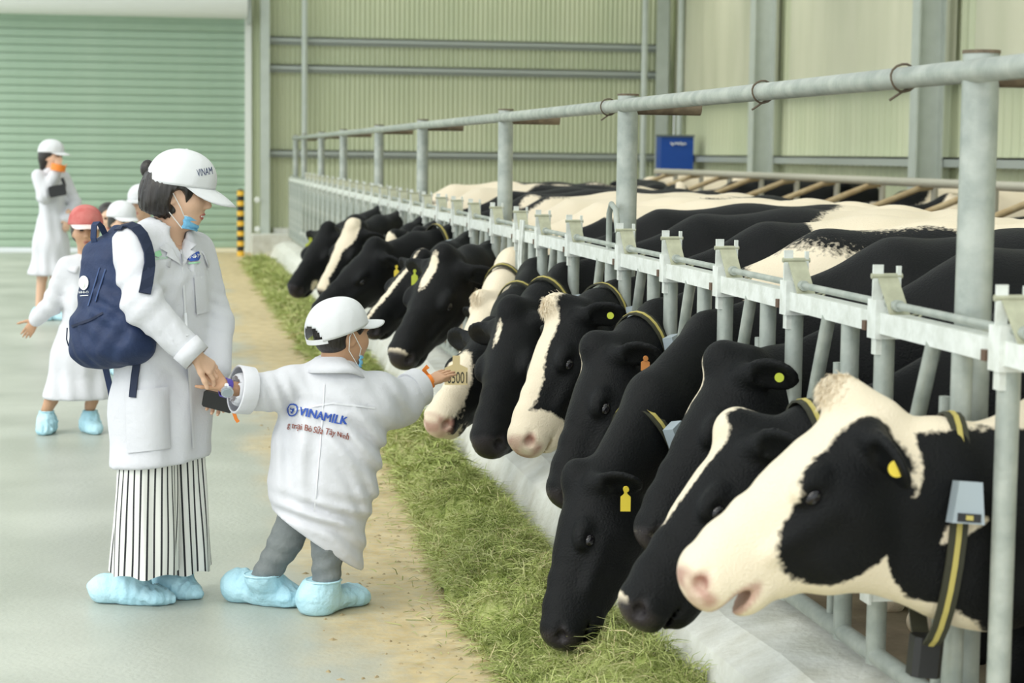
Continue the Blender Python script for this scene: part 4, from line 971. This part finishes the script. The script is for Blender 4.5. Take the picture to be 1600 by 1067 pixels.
piece('lapel', [(284, 416), (281, 392), (290, 374), (306, 382), (298, 391), (304, 395)], M['coat'], coat, tw, .006, 3, .004)
piece('front_placket', [(283, 418), (286, 417), (296, 560), (303, 700), (300, 700), (292, 560)], M['coat_seam'], coat, tw, .002, 3, .0015)
piece('pocket', [(302, 432), (322, 430), (326, 486), (306, 492)], M['coat'], coat, tw, .004, 3, .003)
piece('pocket', [(196, 612), (262, 604), (266, 700), (200, 708)], M['coat'], coat, tw, .004, 3, .003)
piece('badge', [(291, 404), (299, 396), (309, 393), (312, 400), (309, 407), (298, 409)], M['blue_print'], coat, tw, .005, 2, .001)
mk('badge_text', text_on(tw, 'VINAM', (293, 406), (311, 402), 6, .0075), M['white_print'], coat)
piece('badge_line', [(295, 411), (311, 409), (311, 411), (296, 413)], M['green_print'], coat, tw, .005, 1, .001)
piece('green_emblem', [(241, 394), (249, 391), (252, 399), (246, 402), (240, 400)], M['green_print'], coat, tw, .004, 1, .001)
g = text_on(tw, 'VINAMILK', (236, 408), (262, 404), 4, .004); mk('green_lettering', g, M['green_print'], coat)
capt = bvh((np.array([v_.co[:] for v_ in wcap.data.vertices])+ROOT[wm.name], [list(p.vertices) for p in wcap.data.polygons]))
mk('cap_text', text_on(capt, 'VINAM', (308, 276), (331, 272), 11, .005), M['navy_print'], wcap)
# striped wide trousers: pleated cloth, the stripes follow the cloth
def stripe_mat():
    m = bpy.data.materials.new('black_striped_white_cloth'); m.use_nodes = True; nt = m.node_tree; L = nt.links; b = nt.nodes['Principled BSDF']; b.inputs['Roughness'].default_value = .8
    a = nt.nodes.new('ShaderNodeAttribute'); a.attribute_name = 'stripe'; f = nt.nodes.new('ShaderNodeMath'); f.operation = 'FRACT'; L.new(a.outputs['Fac'], f.inputs[0])
    r = nt.nodes.new('ShaderNodeMath'); r.operation = 'LESS_THAN'; r.inputs[1].default_value = .27; L.new(f.outputs[0], r.inputs[0])
    x = nt.nodes.new('ShaderNodeMix'); x.data_type = 'RGBA'; x.inputs['A'].default_value = (.82, .82, .78, 1); x.inputs['B'].default_value = (.02, .02, .025, 1)
    L.new(r.outputs[0], x.inputs['Factor']); L.new(x.outputs['Result'], b.inputs['Base Color']); return m
M['stripe'] = stripe_mat()
def trouser(t, top, bot, rt, rb, ns, seed, u, ph=0.0):
    n, m_ = 120, 26; V = []; S = []; top, bot = np.asarray(top), np.asarray(bot); u = nrm(u); w = np.cross(A(0, 0, 1), u); r = np.random.default_rng(seed); q1, q2 = r.random(2)*6
    for i in range(m_+1):
        f = i/m_; c = top+(bot-top)*f
        for j in range(n+1):
            a = math.pi/2+2*math.pi*j/n+ph
            am = .055*(.35+.65*f); k_ = 1+am*math.sin(7*a+q1+.8*math.sin(3*f+q2))+am*.6*math.sin(11*a+q2-1.2*f)+.02*math.sin(3*a+5*f)
            ru, rv = rt[0]+(rb[0]-rt[0])*f, rt[1]+(rb[1]-rt[1])*f
            V.append(c+u*math.cos(a)*ru*k_+w*math.sin(a)*rv*k_+A(0, 0, .006*math.sin(5*a)*f)); S.append(ns*j/n+.35)
    F = [[i*(n+1)+j, (i+1)*(n+1)+j, (i+1)*(n+1)+j+1, i*(n+1)+j+1] for i in range(m_) for j in range(n)]
    return mk('trouser_leg', (V, F), M['stripe'], t, True, {'stripe': S})
trouser(wm, W_(230, 706, -.05), W_(226, 893, -.07), (.100, .090), (.112, .115), 27, 3, (1, 0, 0))
trouser(wm, W_(278, 700, .06), W_(286, 888, .08), (.092, .088), (.098, .105), 25, 5, (1, 0, 0))
shoe_cover(wm, A(*gnd(146, 938)), A(*gnd(270, 944)), W_(208, 893, -.03), .058, .095, .007, 2, .05)
shoe_cover(wm, A(*gnd(246, 930)), A(*gnd(315, 936)), W_(281, 885, .08), .050, .095, .007, 4, .05)
# phone with orange strap
pc = at(341, 627, 6.735); pu = nrm(at(364, 633, 6.72)-at(317, 621, 6.75)); pv = nrm(A(.15, -.25, .95)-pu*(A(.15, -.25, .95) @ pu)); pw_ = np.cross(pu, pv)
ph_ = thing('phone', 'black phone with an orange strap in the striped-trousered person\'s hand', 'phone', tuple(pc-A(0, 0, .03)))
mk('phone_body', obox(pc, pu, pv, pw_, .053, .029, .007, .006), M['black'], ph_)
mk('strap', ribbon([pc+pu*.052-pv*.018, pc+pu*.060-pv*.026, pc+pu*.070-pv*.045, pc+pu*.080-pv*.055], pv+pu*.5, .012, .002), M['orange'], ph_)

# backpack slung on her near shoulder
BN = nrm(A(-.72, -.68, .05)); BU = nrm(A(-.16, .0, 1)); BU = nrm(BU-BN*(BU @ BN)); BL = np.cross(BU, BN)      # outward, up, sideways
bc = at(170, 462, 6.79); M['navy_light'] = mat('navy_piping', (.03, .065, .18), .6); bpk = thing('backpack', 'navy blue backpack hanging on the back of the striped-trousered person', 'backpack', tuple(at(170, 555, 6.79)))
v = Vol(bc-.32, bc+.32, .008); Bp = lambda l, u, n: bc+BL*l+BU*u+BN*n
v.seg(Bp(.0, .13, -.01), Bp(.02, -.16, 0), (.098, .062), (.158, .082), BL, .03, pw=3.2); v.seg(Bp(.0, .14, -.02), Bp(.02, .20, -.05), (.085, .055), (.055, .035), BL, .03, pw=2.6)
v.seg(Bp(-.005, -.09, .06), Bp(.0, -.165, .06), (.110, .045), (.120, .045), BL, .025, pw=3.0)
v.seg(Bp(-.0, .11, .045), Bp(0, -.04, .052), (.070, .022), (.085, .030), BL, .02, pw=3.0)
v.ripple(Bp(.05, -.05, .05), .12, BU+BL*.5, .07, .006, .02); v.ripple(Bp(-.03, -.15, .08), .09, BL+BU*.3, .06, .005, .02, 1); v.ripple(Bp(.1, -.15, .03), .10, BU*.8-BL, .06, .006, .02, 2)
BK = v.mesh(1); bb = mk('bag_body', BK, M['navy'], bpk, True); tb = bvh(BK)
for poly in ([(121, 412), (123, 411), (117, 480), (115, 480)], [(155, 418), (157, 418), (139, 478), (137, 478)], [(164, 420), (166, 421), (150, 472), (148, 471)]): piece('piping', poly, M['navy_light'], bb, tb, .002, 3, .002)
piece('pocket_zip', [(112, 508), (140, 498), (160, 488), (161, 491), (141, 502), (113, 512)], M['navy_dark'], bb, tb, .002, 3, .003)
lp_ = [(132+7.5*math.cos(a), 442+11*math.sin(a)) for a in np.linspace(0, 2*math.pi, 24)[:-1]]
piece('round_logo', lp_, M['white_print'], bb, tb, .004, 2, .001); piece('logo_tint', [(131+4*math.cos(a), 445+5*math.sin(a)) for a in np.linspace(0, 2*math.pi, 14)[:-1]], M['pale_print'], bb, tb, .006, 1, .0005)
mk('logo_text', text_on(tb, 'HHI-O', (125, 459), (140, 458), 4, .004), M['white_print'], bb); piece('logo_line', [(126, 462), (139, 461), (139, 462), (126, 463)], M['white_print'], bb, tb, .003, 1, .0005)
mk('carry_handle', ribbon([at(151, 392, 6.80), at(146, 372, 6.79), at(147, 352, 6.79), at(151, 347, 6.80), at(158, 353, 6.83), at(167, 372, 6.86), at(172, 386, 6.88)], BL, .026, .004), M['navy'], bpk)
def strap_on(tree, pts, w, off=.006): 
    P = []; N = []
    for q in pts:
        h_ = onto(tree, q[0], q[1], off)
        P.append(h_[0] if h_ is not None else at(q[0], q[1], q[2] if len(q) > 2 else 6.8)); N.append(h_[1] if h_ is not None else A(0, -1, 0))
    wd = [np.cross(nrm(P[min(i+1, len(P)-1)]-P[max(i-1, 0)]), N[i]) for i in range(len(P))]
    return ribbon(P, np.array(wd), w, .006)
mk('shoulder_strap', strap_on(tw, [(186, 362, 6.95), (193, 356, 6.85), (203, 354, 6.80), (212, 358, 6.75), (221, 368), (227, 382), (231, 398), (232, 414), (231, 430), (228, 446), (226, 460)], .040, .008), M['navy_dark'], bpk)
mk('strap_end', strap_on(tw, [(219, 536, 6.66), (216, 560), (212, 590), (209, 621)], .026, .008), M['navy_dark'], bpk)
mk('hanging_strap', ribbon([at(158, 548, 6.90), at(166, 580, 6.92), at(173, 610, 6.93), at(178, 640, 6.95)], (1, -.3, 0), .022, .003), M['navy'], bpk)
mk('side_cord', tube([at(105, 512, 6.80), at(104, 530, 6.80), at(107, 540, 6.80), at(112, 543, 6.80)], .0025, 6), M['navy_dark'], bpk, True)

# ------------------------------------------------------------------ the boy with outstretched arms
BY = 6.70
by = thing('person', 'small child in oversized white coat seen from behind, arm stretched to a cow', 'person', (.42, BY, 0))
B_ = lambda px, py, dy=0.0: at(px, py, BY+dy)
bf = Fr(B_(534, 523, .0), nrm(A(.86, .47, -.10)), (.0, .05, 1), .93)
nb = B_(520, 572, .0)
V1, F1, lip1 = head_mesh(bf, nb, .0042, .042)
v = Vol(A(.15, 6.35, 0), A(.80, 7.05, .98), .016)
v.loft([(B_(520, 574), .045, .04), (B_(518, 600), .10, .06), (B_(512, 680), .10, .07), (B_(500, 770), .10, .07)], A(.85, -.5, 0), .03)
for hp, kn, an in ((B_(475, 775, .02), B_(440, 850, .02), B_(410, 915, .03)), (B_(520, 775, -.02), B_(512, 850, -.06), B_(508, 925, -.08))):
    v.cone(hp, kn, .058, .044, .03); v.cone(kn, an, .042, .030, .02)
V2, F2 = v.mesh(1)
lwb = at(351, 604, 6.62); v = Vol(lwb-.13, lwb+.12, .003); v.cone(at(382, 610, 6.645), lwb, .026, .022, .01)
hand(v, lwb, nrm(at(322, 574, 6.63)-lwb), nrm(A(.1, -.9, .35)), -1, .70, (.35, .5, .4), .02, .2)
V3, F3 = v.mesh(1)
rwb = at(667, 597, 6.92); v = Vol(rwb-.12, rwb+.16, .003); v.cone(at(650, 606, 6.90), rwb, .025, .0205, .01)
hand(v, rwb, nrm(at(712, 574, 6.98)-rwb), nrm(A(-.15, -.45, .9)), 1, .74, (.08, .10, .08), .05, .1, tdir=A(.6, .4, .1))
V4, F4 = v.mesh(1)
mk('body', joinq((V1, F1), (V2, F2), (V3, F3), (V4, F4)), M['skin_dark'], by, True, {'lip': np.concatenate([lip1, np.zeros(len(V2)+len(V3)+len(V4))])})
for q in (-1, 1): mk('eye', sphere(bf(.086, q*.031, .009), A(.008, .0125, .006), 12, 8, bf.R), M['eye'], by, True)
v = Vol(bf.c-.15, bf.c+.15, .005); v.ell(bf(-.012, 0, .030), A(.104, .084, .094)*.93, bf.R, .02); v.ell(bf(-.045, 0, -.025), A(.050, .066, .050)*.93, bf.R, .03)
v.ell(bf(.09, 0, -.04), A(.085, .09, .095)*.93, bf.R, .01, True); v.ell(bf(-.0, -.085, -.02), A(.026, .03, .036), bf.R, .008, True); v.ell(bf(-.0, .085, -.02), A(.026, .03, .036), bf.R, .008, True)
mk('hair', v.mesh(1), M['hair'], by, True)
cf = Fr(bf(-.010, 0, -.004), nrm(A(.86, .47, .22)), (-.1, 0, 1), .93); cap_parts(by, cf, M['cap'], .120, .100, .112, .026, .082, droop=.020)
mask_piece(by, bf, None, 1)
# coat
bu = nrm(A(.92, -.38, 0))
v = Vol(A(.02, 6.3, .12), A(1.02, 7.15, 1.0), .0085)
v.loft([(B_(520, 578), .070, .055), (B_(520, 600), .128, .082), (B_(519, 640), .158, .105), (B_(511, 700), .180, .128), (B_(503, 760), .180, .135), (B_(498, 810), .150, .125), (B_(500, 850), .140, .118), (B_(508, 890), .13, .11)], bu, .05)
BL_ = [at(452, 604, 6.70), at(414, 613, 6.67), at(379, 609, 6.645)]; BR = [at(588, 612, 6.74), at(622, 621, 6.83), at(648, 608, 6.88)]
for a in (BL_, BR):
    v.seg(a[0], a[1], (.072, .068), (.060, .062), A(0, 0, 1), .06); v.seg(a[1], a[2], (.060, .062), (.058, .058), A(0, 0, 1), .03)
v.seg(B_(588, 640), at(630, 640, 6.84), (.085, .07), (.055, .055), A(0, 0, 1), .07)
# folds pulling from the arms to the hips
v.ripple(B_(570, 690, -.1), (.13, .2, .13), (.75, 0, .66), .075, .015, .015); v.ripple(B_(455, 700, -.08), (.08, .2, .16), (1, 0, -.15), .09, .014, .02, 1)
v.ripple(B_(500, 800, -.1), (.16, .2, .06), (.25, 0, 1), .060, .015, .012); v.ripple(B_(440, 620, -.05), (.09, .1, .06), (1, 0, .3), .05, .009, .01)
v.ripple(B_(620, 620, .05), (.08, .15, .07), (.8, 0, .5), .055, .009, .01, 2); v.ripple(B_(540, 850, -.08), (.1, .15, .1), (.7, 0, .7), .07, .010, .01)
v.ripple(B_(510, 640, -.1), (.12, .15, .05), (.1, 0, 1), .07, .004, .01); v.ripple(B_(570, 770, -.08), (.06, .15, .1), (.9, 0, .4), .06, .010, .01)
h1, h2 = B_(430, 800), B_(541, 874); v.half(h1, nrm(A((h2-h1)[2], 0, -(h2-h1)[0])), .006)
h1, h2 = B_(536, 872), B_(556, 800); v.half(h1, nrm(A(-(h2-h1)[2], 0, (h2-h1)[0]))*-1 if False else nrm(A(1.0, 0, -.28)), .01) if False else None
v.cone(BL_[2], BL_[2]+nrm(BL_[2]-BL_[1])*.09, .040, .048, .004, True); v.cone(BR[2], BR[2]+nrm(BR[2]-BR[1])*.09, .038, .046, .004, True)
COATB = v.mesh(1); bcoat = mk('coat', COATB, M['coat'], by, True); tbk = bvh(COATB)
for a, r in ((BL_, .082), (BR, .070)):
    d = nrm(a[2]-a[1]); P = [a[2]-d*.034, a[2]-d*.030, a[2]+d*.022, a[2]+d*.026]
    mk('rolled_cuff', tube(P, [r*.80, r*.97, r, r*.94], 26, False), M['coat'], bcoat, True).modifiers.new('thick', 'SOLIDIFY').thickness = .006
collar_piece(by, B_(520, 572, .0), nrm(A(.0, .10, 1)), A(.86, .47, 0), .050, .4, .024, .046, M['coat'], .040)
piece('back_seam', [(506, 600), (508, 600), (502, 690), (492, 800), (490, 800), (500, 690)], M['coat_seam'], bcoat, tbk, .002, 4, .001)
piece('back_yoke', [(452, 640), (520, 628), (586, 636), (586, 639), (520, 631), (452, 643)], M['coat_seam'], bcoat, tbk, .002, 4, .001)
mk('coat_lettering', join(*[text_on(tbk, 'VINAMILK', (467+d_, 648), (540+d_, 664), 12.5, .005+.0002*i_) for i_, d_ in enumerate((0, .7, 1.4))]), M['blue_print'], bcoat)
mk('coat_lettering_small', join(*[text_on(tbk, 'g trại Bò Sữa Tây Ninh', (450+d_, 668), (545+d_, 686), 9.5, .006+.0002*i_) for i_, d_ in enumerate((0, .6))]), M['brown_print'], bcoat)
cx, cy = 457, 640
def ringpx(r0, r1, a0=0, a1=2*math.pi, n=28, ky=1.1): return [(cx+r1*math.cos(a), cy+ky*r1*math.sin(a)) for a in np.linspace(a0, a1, n)] + [(cx+r0*math.cos(a), cy+ky*r0*math.sin(a)) for a in np.linspace(a1, a0, n)]
for a0 in (0, math.pi): piece('logo_ring', ringpx(7.5, 9.6, a0, a0+math.pi), M['blue_print'], bcoat, tbk, .004, 1, .0005)
piece('logo_emblem', [(454, 636), (457, 638), (460, 637), (461, 640), (459, 643), (458, 646), (455, 645), (454, 641)], M['blue_print'], bcoat, tbk, .004, 1, .0005)
# trousers and shoe covers
v = Vol(A(.1, 6.3, .02), A(.75, 7.0, .60), .009)
for pts in (((478, 770, .02), (447, 845, .02), (412, 903, .03)), ((522, 770, -.04), (513, 850, -.07), (508, 925, -.09))):
    a, b, c = [B_(*p) for p in pts]; v.cone(a, b, .070, .056, .03); v.cone(b, c, .055, .046, .02); v.ripple((b+c)/2, .10, nrm(c-b)+A(.3, 0, 0), .045, .004, .008); v.half(c, c-b, .004) if False else None
v.half((0, 0, .10), (0, 0, -1)); mk('trousers', v.mesh(1), M['grey_trouser'], by, True)
shoe_cover(by, A(*gnd(356, 936)), A(*gnd(474, 948)), B_(409, 899, .03), .064, .115, .007, 7, .060)
shoe_cover(by, A(*gnd(478, 962)), A(*gnd(570, 940)), B_(505, 908, -.09), .060, .115, .007, 9, .058)
# watch and wristband
d = nrm(BL_[2]-BL_[1]); wp = at(353, 606, 6.62); wd = nrm(lwb-at(372, 610, 6.64))
mk('watch_strap', ell_ring(wp, wd, A(0, 0, 1), .029, .027, .020, .004), M['purple'], by)
wf_ = nrm(A(.05, -.8, -.45)); wo = mk('watch_face', disc(at(355, 612, 6.585), wf_, .021, .010, 24), M['silver'], by); mk('watch_dial', disc(at(355, 612, 6.585)+wf_*.006, wf_, .015, .002, 20), M['sensor'], wo); mk('watch_rivet', disc(at(354, 602, 6.59), nrm(A(0, -.8, .5)), .007, .006, 12), M['white_print'], wo)
wd = nrm(rwb-at(650, 606, 6.90)); mk('wristband', ell_ring(rwb+wd*.006, wd, A(0, 0, 1), .026, .024, .018, .003), M['orange'], by); mk('wristband_end', ribbon([rwb+A(0, -.01, .024), rwb+A(-.012, -.015, .045), rwb+A(.002, -.015, .058)], (1, 0, .3), .016, .002), M['orange'], by)

# ------------------------------------------------------------------ people farther down the alley
def far_person(label, Y, head, face, shl, shr, hem, arms, legs, cap='cap', vis=None, k=1.0, hh=.007, skin='skin', long_hair=False, group=None, shoes=True, hcoat=.014, hemw=.20, depth=.13):
    """a figure in a long coat; pixel landmarks read at depth Y"""
    q = lambda px, py, dy=0.0: at(px, py, Y+dy); base = q((shl[0]+shr[0])/2, 500); t = thing('person', label, 'person', (base[0], Y, 0), group)
    fr = Fr(q(*head), face, (0, 0, 1), k); S0, S1 = q(*shl), q(*shr); nb = (S0+S1)/2+A(0, 0, .01); su = nrm(A(*(S1-S0)[:2], 0)); hw = np.linalg.norm(S1-S0)/2
    V1, F1, l1 = head_mesh(fr, nb, hh, .046*k); parts = [(V1, F1)]
    H0 = q(*hem); lo = np.minimum(np.minimum(S0, S1), H0)-.45; hi = np.maximum(np.maximum(S0, S1), H0)+.45; lo[2] = 0
    v = Vol(lo, hi, .018)
    v.loft([(nb, .05*k, .05*k), (nb+A(0, 0, -.10), hw*.75, .07*k), (nb*.4+H0*.6, hw*.7, .08*k)], su, .03)
    for hp, an in legs: v.cone(q(*hp), q(*an), .055*k, .036*k, .03)
    parts.append(v.mesh(1))
    for a in arms:
        if len(a) > 3:
            w = q(*a[2]); d = nrm(q(*a[3])-w); hv = Vol(w-.15, w+.17, .005); hv.cone(w-d*.05, w, .028*k, .023*k, .01); hand(hv, w+d*.01, d, nrm(A(.2, -.9, .3)), 1, .85*k, (.2, .3, .3), .03); parts.append(hv.mesh(1))
    VF = joinq(*parts); mk('body', VF, M[skin], t, True, {'lip': np.concatenate([l1, np.zeros(len(VF[0])-len(l1))])})
    for e in (-1, 1): mk('eye', sphere(fr(.087, e*.031, .009), A(.008, .0125, .006)*k, 10, 8, fr.R), M['eye'], t, True)
    hv = Vol(fr.c-(.36 if long_hair else .17)*k, fr.c+.17*k, .008); hv.ell(fr(-.018, 0, .028), A(.106, .088, .096)*k, fr.R, .02); hv.ell(fr(-.045, 0, -.03), A(.065, .078, .06)*k, fr.R, .03)
    if long_hair: hv.seg(fr(-.05, 0, -.02), fr(-.06, 0, -.22), A(.075, .05)*k, A(.06, .03)*k, fr.l, .04)
    hv.ell(fr(.095, 0, -.05), A(.095, .092, .12)*k, fr.R, .01, True); mk('hair', hv.mesh(1), M['hair'], t, True)
    if cap: cap_parts(t, fr, M[cap], .118, .100, .106, .044, .078, vis and M[vis], False, droop=.018)
    v = Vol(lo, hi, hcoat)
    v.loft([(nb+A(0, 0, -.005), hw*.55, .055*k), (nb+A(0, 0, -.05), hw*.95, .085*k), (nb*.7+H0*.3, hw*.98, depth*.85), (nb*.3+H0*.7, (hw+hemw)/2, depth), (H0, hemw, depth*1.1), (H0-A(0, 0, .1), hemw, depth*1.1)], su, .05)
    for a in arms:
        P = [q(*p) for p in a[:3]]; v.seg(P[0], P[1], (.066*k, .062*k), (.060*k, .058*k), A(0, -1, 0), .05); v.seg(P[1], P[2], (.060*k, .058*k), (.050*k, .050*k), A(0, -1, 0), .03); v.ripple(P[1], .1, P[2]-P[0], .06, .008, .01)
    v.ripple((nb+H0)/2, (.2, .3, .35), su, .13, .010, .02); v.ripple(H0+A(0, 0, .1), (.25, .3, .2), su, .10, .010, .01, 1)
    v.half(H0, (0, 0, -1), .006); co = mk('coat', v.mesh(1), M['coat'], t, True)
    collar_piece(t, nb+A(0, 0, -.005), A(0, 0, 1), A(face[0], face[1], 0), .055*k, .5, .022, .045, M['coat'], .042)
    if shoes:
        for i, (hp, an) in enumerate(legs):
            a = q(*an); d = nrm(A(face[0]*.8+(.25 if i else -.2), face[1], 0)); g_ = A(a[0], a[1], 0); sc = .8*k
            shoe_cover(t, g_-d*.09*sc, g_+d*.17*sc, g_+A(0, 0, .115), .062*sc, .11, .010, 20+i, .050*sc)
    return t
kid = far_person('child in red cap and long white coat, standing behind the backpack', 11.1, (134, 360), nrm(A(.12, -.98, -.05)), (104, 412), (166, 410), (122, 622),
    [((104, 416), (84, 470), (58, 498), (47, 514)), ((164, 416), (176, 470), (178, 520))], [((92, 600), (73, 640)), ((150, 600), (141, 636))], 'red_cap', 'pale_cap', .92, .006, 'skin_dark', hemw=.185)
far_person('adult in white coat and cap with long dark hair and raised hand, by the shutter', 18.5, (80, 244, .0), nrm(A(.90, -.42, -.08)), (62, 269), (100, 271), (80, 430),
    [((60, 275, -.15), (68, 308, -.22), (88, 268, -.16), (92, 250, -.14)), ((100, 278, .1), (117, 318, .05), (106, 340, -.1), (104, 352, -.1))], [((68, 410), (61, 482)), ((88, 410), (84, 480))], 'cap', None, 1.0, .008, long_hair=True, hemw=.20, depth=.15)
far_person('child in white cap close beside the backpack\'s shoulder, farther down the alley', 14.0, (190, 346), nrm(A(.5, -.85, -.1)), (170, 392), (212, 392), (192, 560), [((170, 396), (164, 440), (168, 480)), ((212, 396), (218, 440), (214, 480))], [((182, 540), (182, 575)), ((200, 540), (200, 575))], 'cap', None, .95, .008, hemw=.17)
far_person('child in white cap just behind the short-haired head, farther down the alley', 15.2, (222, 318), nrm(A(-.55, -.83, -.1)), (206, 360), (244, 360), (226, 520), [((206, 364), (200, 405), (204, 440)), ((244, 364), (250, 405), (246, 440))], [((217, 500), (217, 545)), ((234, 500), (234, 545))], 'cap', None, .98, .008, hemw=.17)
far_person('dark-haired child without a cap between the red-capped and white-capped children', 14.8, (170, 341), nrm(A(.1, -.98, -.1)), (154, 380), (190, 380), (172, 540), [((154, 384), (149, 425), (152, 465)), ((190, 384), (195, 425), (192, 465))], [((164, 520), (164, 560)), ((180, 520), (180, 560))], None, None, .95, .008, hemw=.16)

ob = [o for o in bpy.data.objects if o.get('label', '').startswith('adult in white coat')][0]
w_ = at(91, 262, 18.33); mk('wristband', ell_ring(w_, A(.2, 0, 1), A(1, 0, 0), .055, .055, .06, .01), M['orange'], ob)
mk('camera_strap', ribbon([at(97, 278, 18.28), at(101, 290, 18.28), at(98, 300, 18.25)], (1, 0, 0), .03, .004), M['black'], ob)
pc = at(90, 298, 18.22); o = mk('black_pouch', obox(pc, nrm(A(1, 0, .2)), nrm(A(-.2, 0, 1)), A(0, 1, 0), .075, .05, .025, .012), M['black']); tag(o, 'small black pouch hanging on the chest of the adult by the shutter', 'pouch')

# ================================================================== cut grass along the curb
def grass_mat():
    m = bpy.data.materials.new('cut_grass'); m.use_nodes = True; nt = m.node_tree; b = nt.nodes['Principled BSDF']; b.inputs['Roughness'].default_value = .7; b.inputs['Specular IOR Level'].default_value = .25
    a = nt.nodes.new('ShaderNodeAttribute'); a.attribute_name = 'tone'; r = nt.nodes.new('ShaderNodeValToRGB'); e = r.color_ramp.elements
    e[0].position = 0; e[0].color = (.10, .135, .03, 1); e[1].position = 1; e[1].color = (.64, .55, .31, 1)
    for p, c in ((.35, (.27, .335, .085)), (.62, (.43, .48, .165)), (.85, (.56, .57, .28))):
        q = e.new(p); q.color = (*c, 1)
    nt.links.new(a.outputs['Fac'], r.inputs[0]); nt.links.new(r.outputs[0], b.inputs['Base Color']); return m
M['grass'] = grass_mat()
def gl(y): return np.interp(y, [2, 4.6, 5.6, 6.5, 7.5, 9.4, 11.5, 14, 18, 28], [1.08, 1.06, 1.03, 1.00, 1.05, 1.14, 1.20, 1.12, 1.08, 1.06])
def gr(y): return np.interp(y, [2, 5.6, 6.6, 8, 12, 30], [1.53, 1.51, 1.44, 1.41, 1.40, 1.40])
def gh(x, y):
    l, r = gl(y), gr(y); e = .06*np.sin(y*3.3+1)+.045*np.sin(y*7.9)+.03*np.sin(y*17+2); l = l+e
    t = np.clip((x-l)/(r-l), 0, 1); prof = np.clip(4*t*(1-t), 0, 1)**.55
    n = .62+.34*np.sin(y*4.1+3*x)*np.sin(x*11+y*2)+.26*np.sin(y*9.7+x*14+np.sin(y*3))+.16*np.sin(y*23-x*31)+.10*np.sin(y*41+x*47)
    return prof*np.clip(n, .12, 1.4)*.150*np.interp(y, [5, 9, 14, 30], [1, 1.05, .85, .55])
gx = np.linspace(0, 1, 19); gy = np.concatenate([np.arange(3.6, 13, .035), np.arange(13, 28.5, .12)])
Yg = np.repeat(gy[:, None], 19, 1); Xg = gl(Yg)-.08+(gr(Yg)-gl(Yg)+.10)*gx[None]; Zg = gh(Xg, Yg)*.85-.004
Vm = np.stack([Xg, Yg, Zg], 2).reshape(-1, 3); n_ = len(gy); ii = np.arange(n_-1)[:, None]*19+np.arange(18)[None]
Fm = np.stack([ii, ii+1, ii+20, ii+19], 2).reshape(-1, 4)
tone_m = np.clip(.41+.13+.13*np.sin(Vm[:, 0]*17+Vm[:, 1]*5)*np.sin(Vm[:, 1]*6.3+1)+rng.normal(0, .18, len(Vm)), 0, 1)
def blades(N, y0, y1, L, w, spill=.0):
    y = y0+(y1-y0)*rng.random(N); f = rng.random(N); x = gl(y)-.05-spill*rng.random(N)**2+(gr(y)-gl(y)+.06)*f
    z = gh(x, y)*(.72+.32*rng.random(N)); az = rng.random(N)*2*np.pi; el = rng.normal(.25, .38, N); le = L*(.5+rng.random(N))
    d = np.stack([np.cos(az)*np.cos(el), np.sin(az)*np.cos(el), np.sin(el)], 1); s = np.stack([-np.sin(az), np.cos(az), rng.normal(0, .6, N)], 1); s /= np.linalg.norm(s, axis=1)[:, None]
    p0 = np.stack([x, y, z], 1); bend = np.stack([rng.normal(0, .25, N), rng.normal(0, .25, N), -.35-.3*rng.random(N)], 1)
    p1 = p0+d*le[:, None]*.5; p2 = p1+(d+bend)*le[:, None]*.5
    for p in (p1, p2): p[:, 2] = np.maximum(p[:, 2], .004)
    p0[:, 2] = np.maximum(p0[:, 2], .003); W = (w*(.6+.8*rng.random(N)))[:, None]
    V = np.stack([p0-s*W, p0+s*W, p1+s*W, p1-s*W, p2+s*W*.3, p2-s*W*.3], 1).reshape(-1, 3); b = np.arange(N)[:, None]*6
    F = np.concatenate([b+np.array([[0, 1, 2, 3]]), b+np.array([[3, 2, 4, 5]])])
    clump = .5+.5*np.sin(x*17+y*5)*np.sin(y*6.3+1); t = np.clip(.41+.26*clump+rng.normal(0, .18, N)+.30*(rng.random(N) < .12), 0, 1)
    return V, F, np.repeat(t, 6)
b1 = blades(62000, 4.3, 9.0, .070, .0012, .05); b2 = blades(30000, 9.0, 14.0, .075, .0022, .04); b3 = blades(26000, 14.0, 28.3, .10, .0042, .05); b4 = blades(2500, 4.6, 10.0, .05, .0014, .30)
VG, FG = joinq((Vm, Fm), b1[:2], b2[:2], b3[:2], b4[:2]); TG = np.concatenate([tone_m, b1[2], b2[2], b3[2], b4[2]])
g_ = mk('cut_grass', (VG, FG), M['grass'], None, False, {'tone': TG}, loc=(1.25, 4.3, 0)); tag(g_, 'long heap of fresh cut green grass along the white curb', 'grass', kind='stuff')
# crumbs of straw and dirt on the sandy strip
N = 420; P = []; F = []
for i in range(N):
    y = 4.6+9*rng.random()**1.3; x = .45+.62*rng.random(); r = .003+.007*rng.random()**2; a = rng.random()*6.28; u = A(math.cos(a), math.sin(a), 0); w = A(-math.sin(a), math.cos(a), 0); k = len(P)
    c = A(x, y, 0); P += [c-u*r*1.8, c-w*r, c+u*r*1.6, c+w*r, c+A(0, 0, r*.8)]; F += [[k, k+1, k+4], [k+1, k+2, k+4], [k+2, k+3, k+4], [k+3, k, k+4]]
cr_ = mk('dirt_crumbs', (np.array(P), F), mat('dirt_crumbs', (.30, .23, .12), .9, 0, (.42, .34, .20), 40), loc=(.7, 6, 0)); tag(cr_, 'scattered crumbs of dirt and straw on the sandy floor', 'crumbs', kind='stuff')
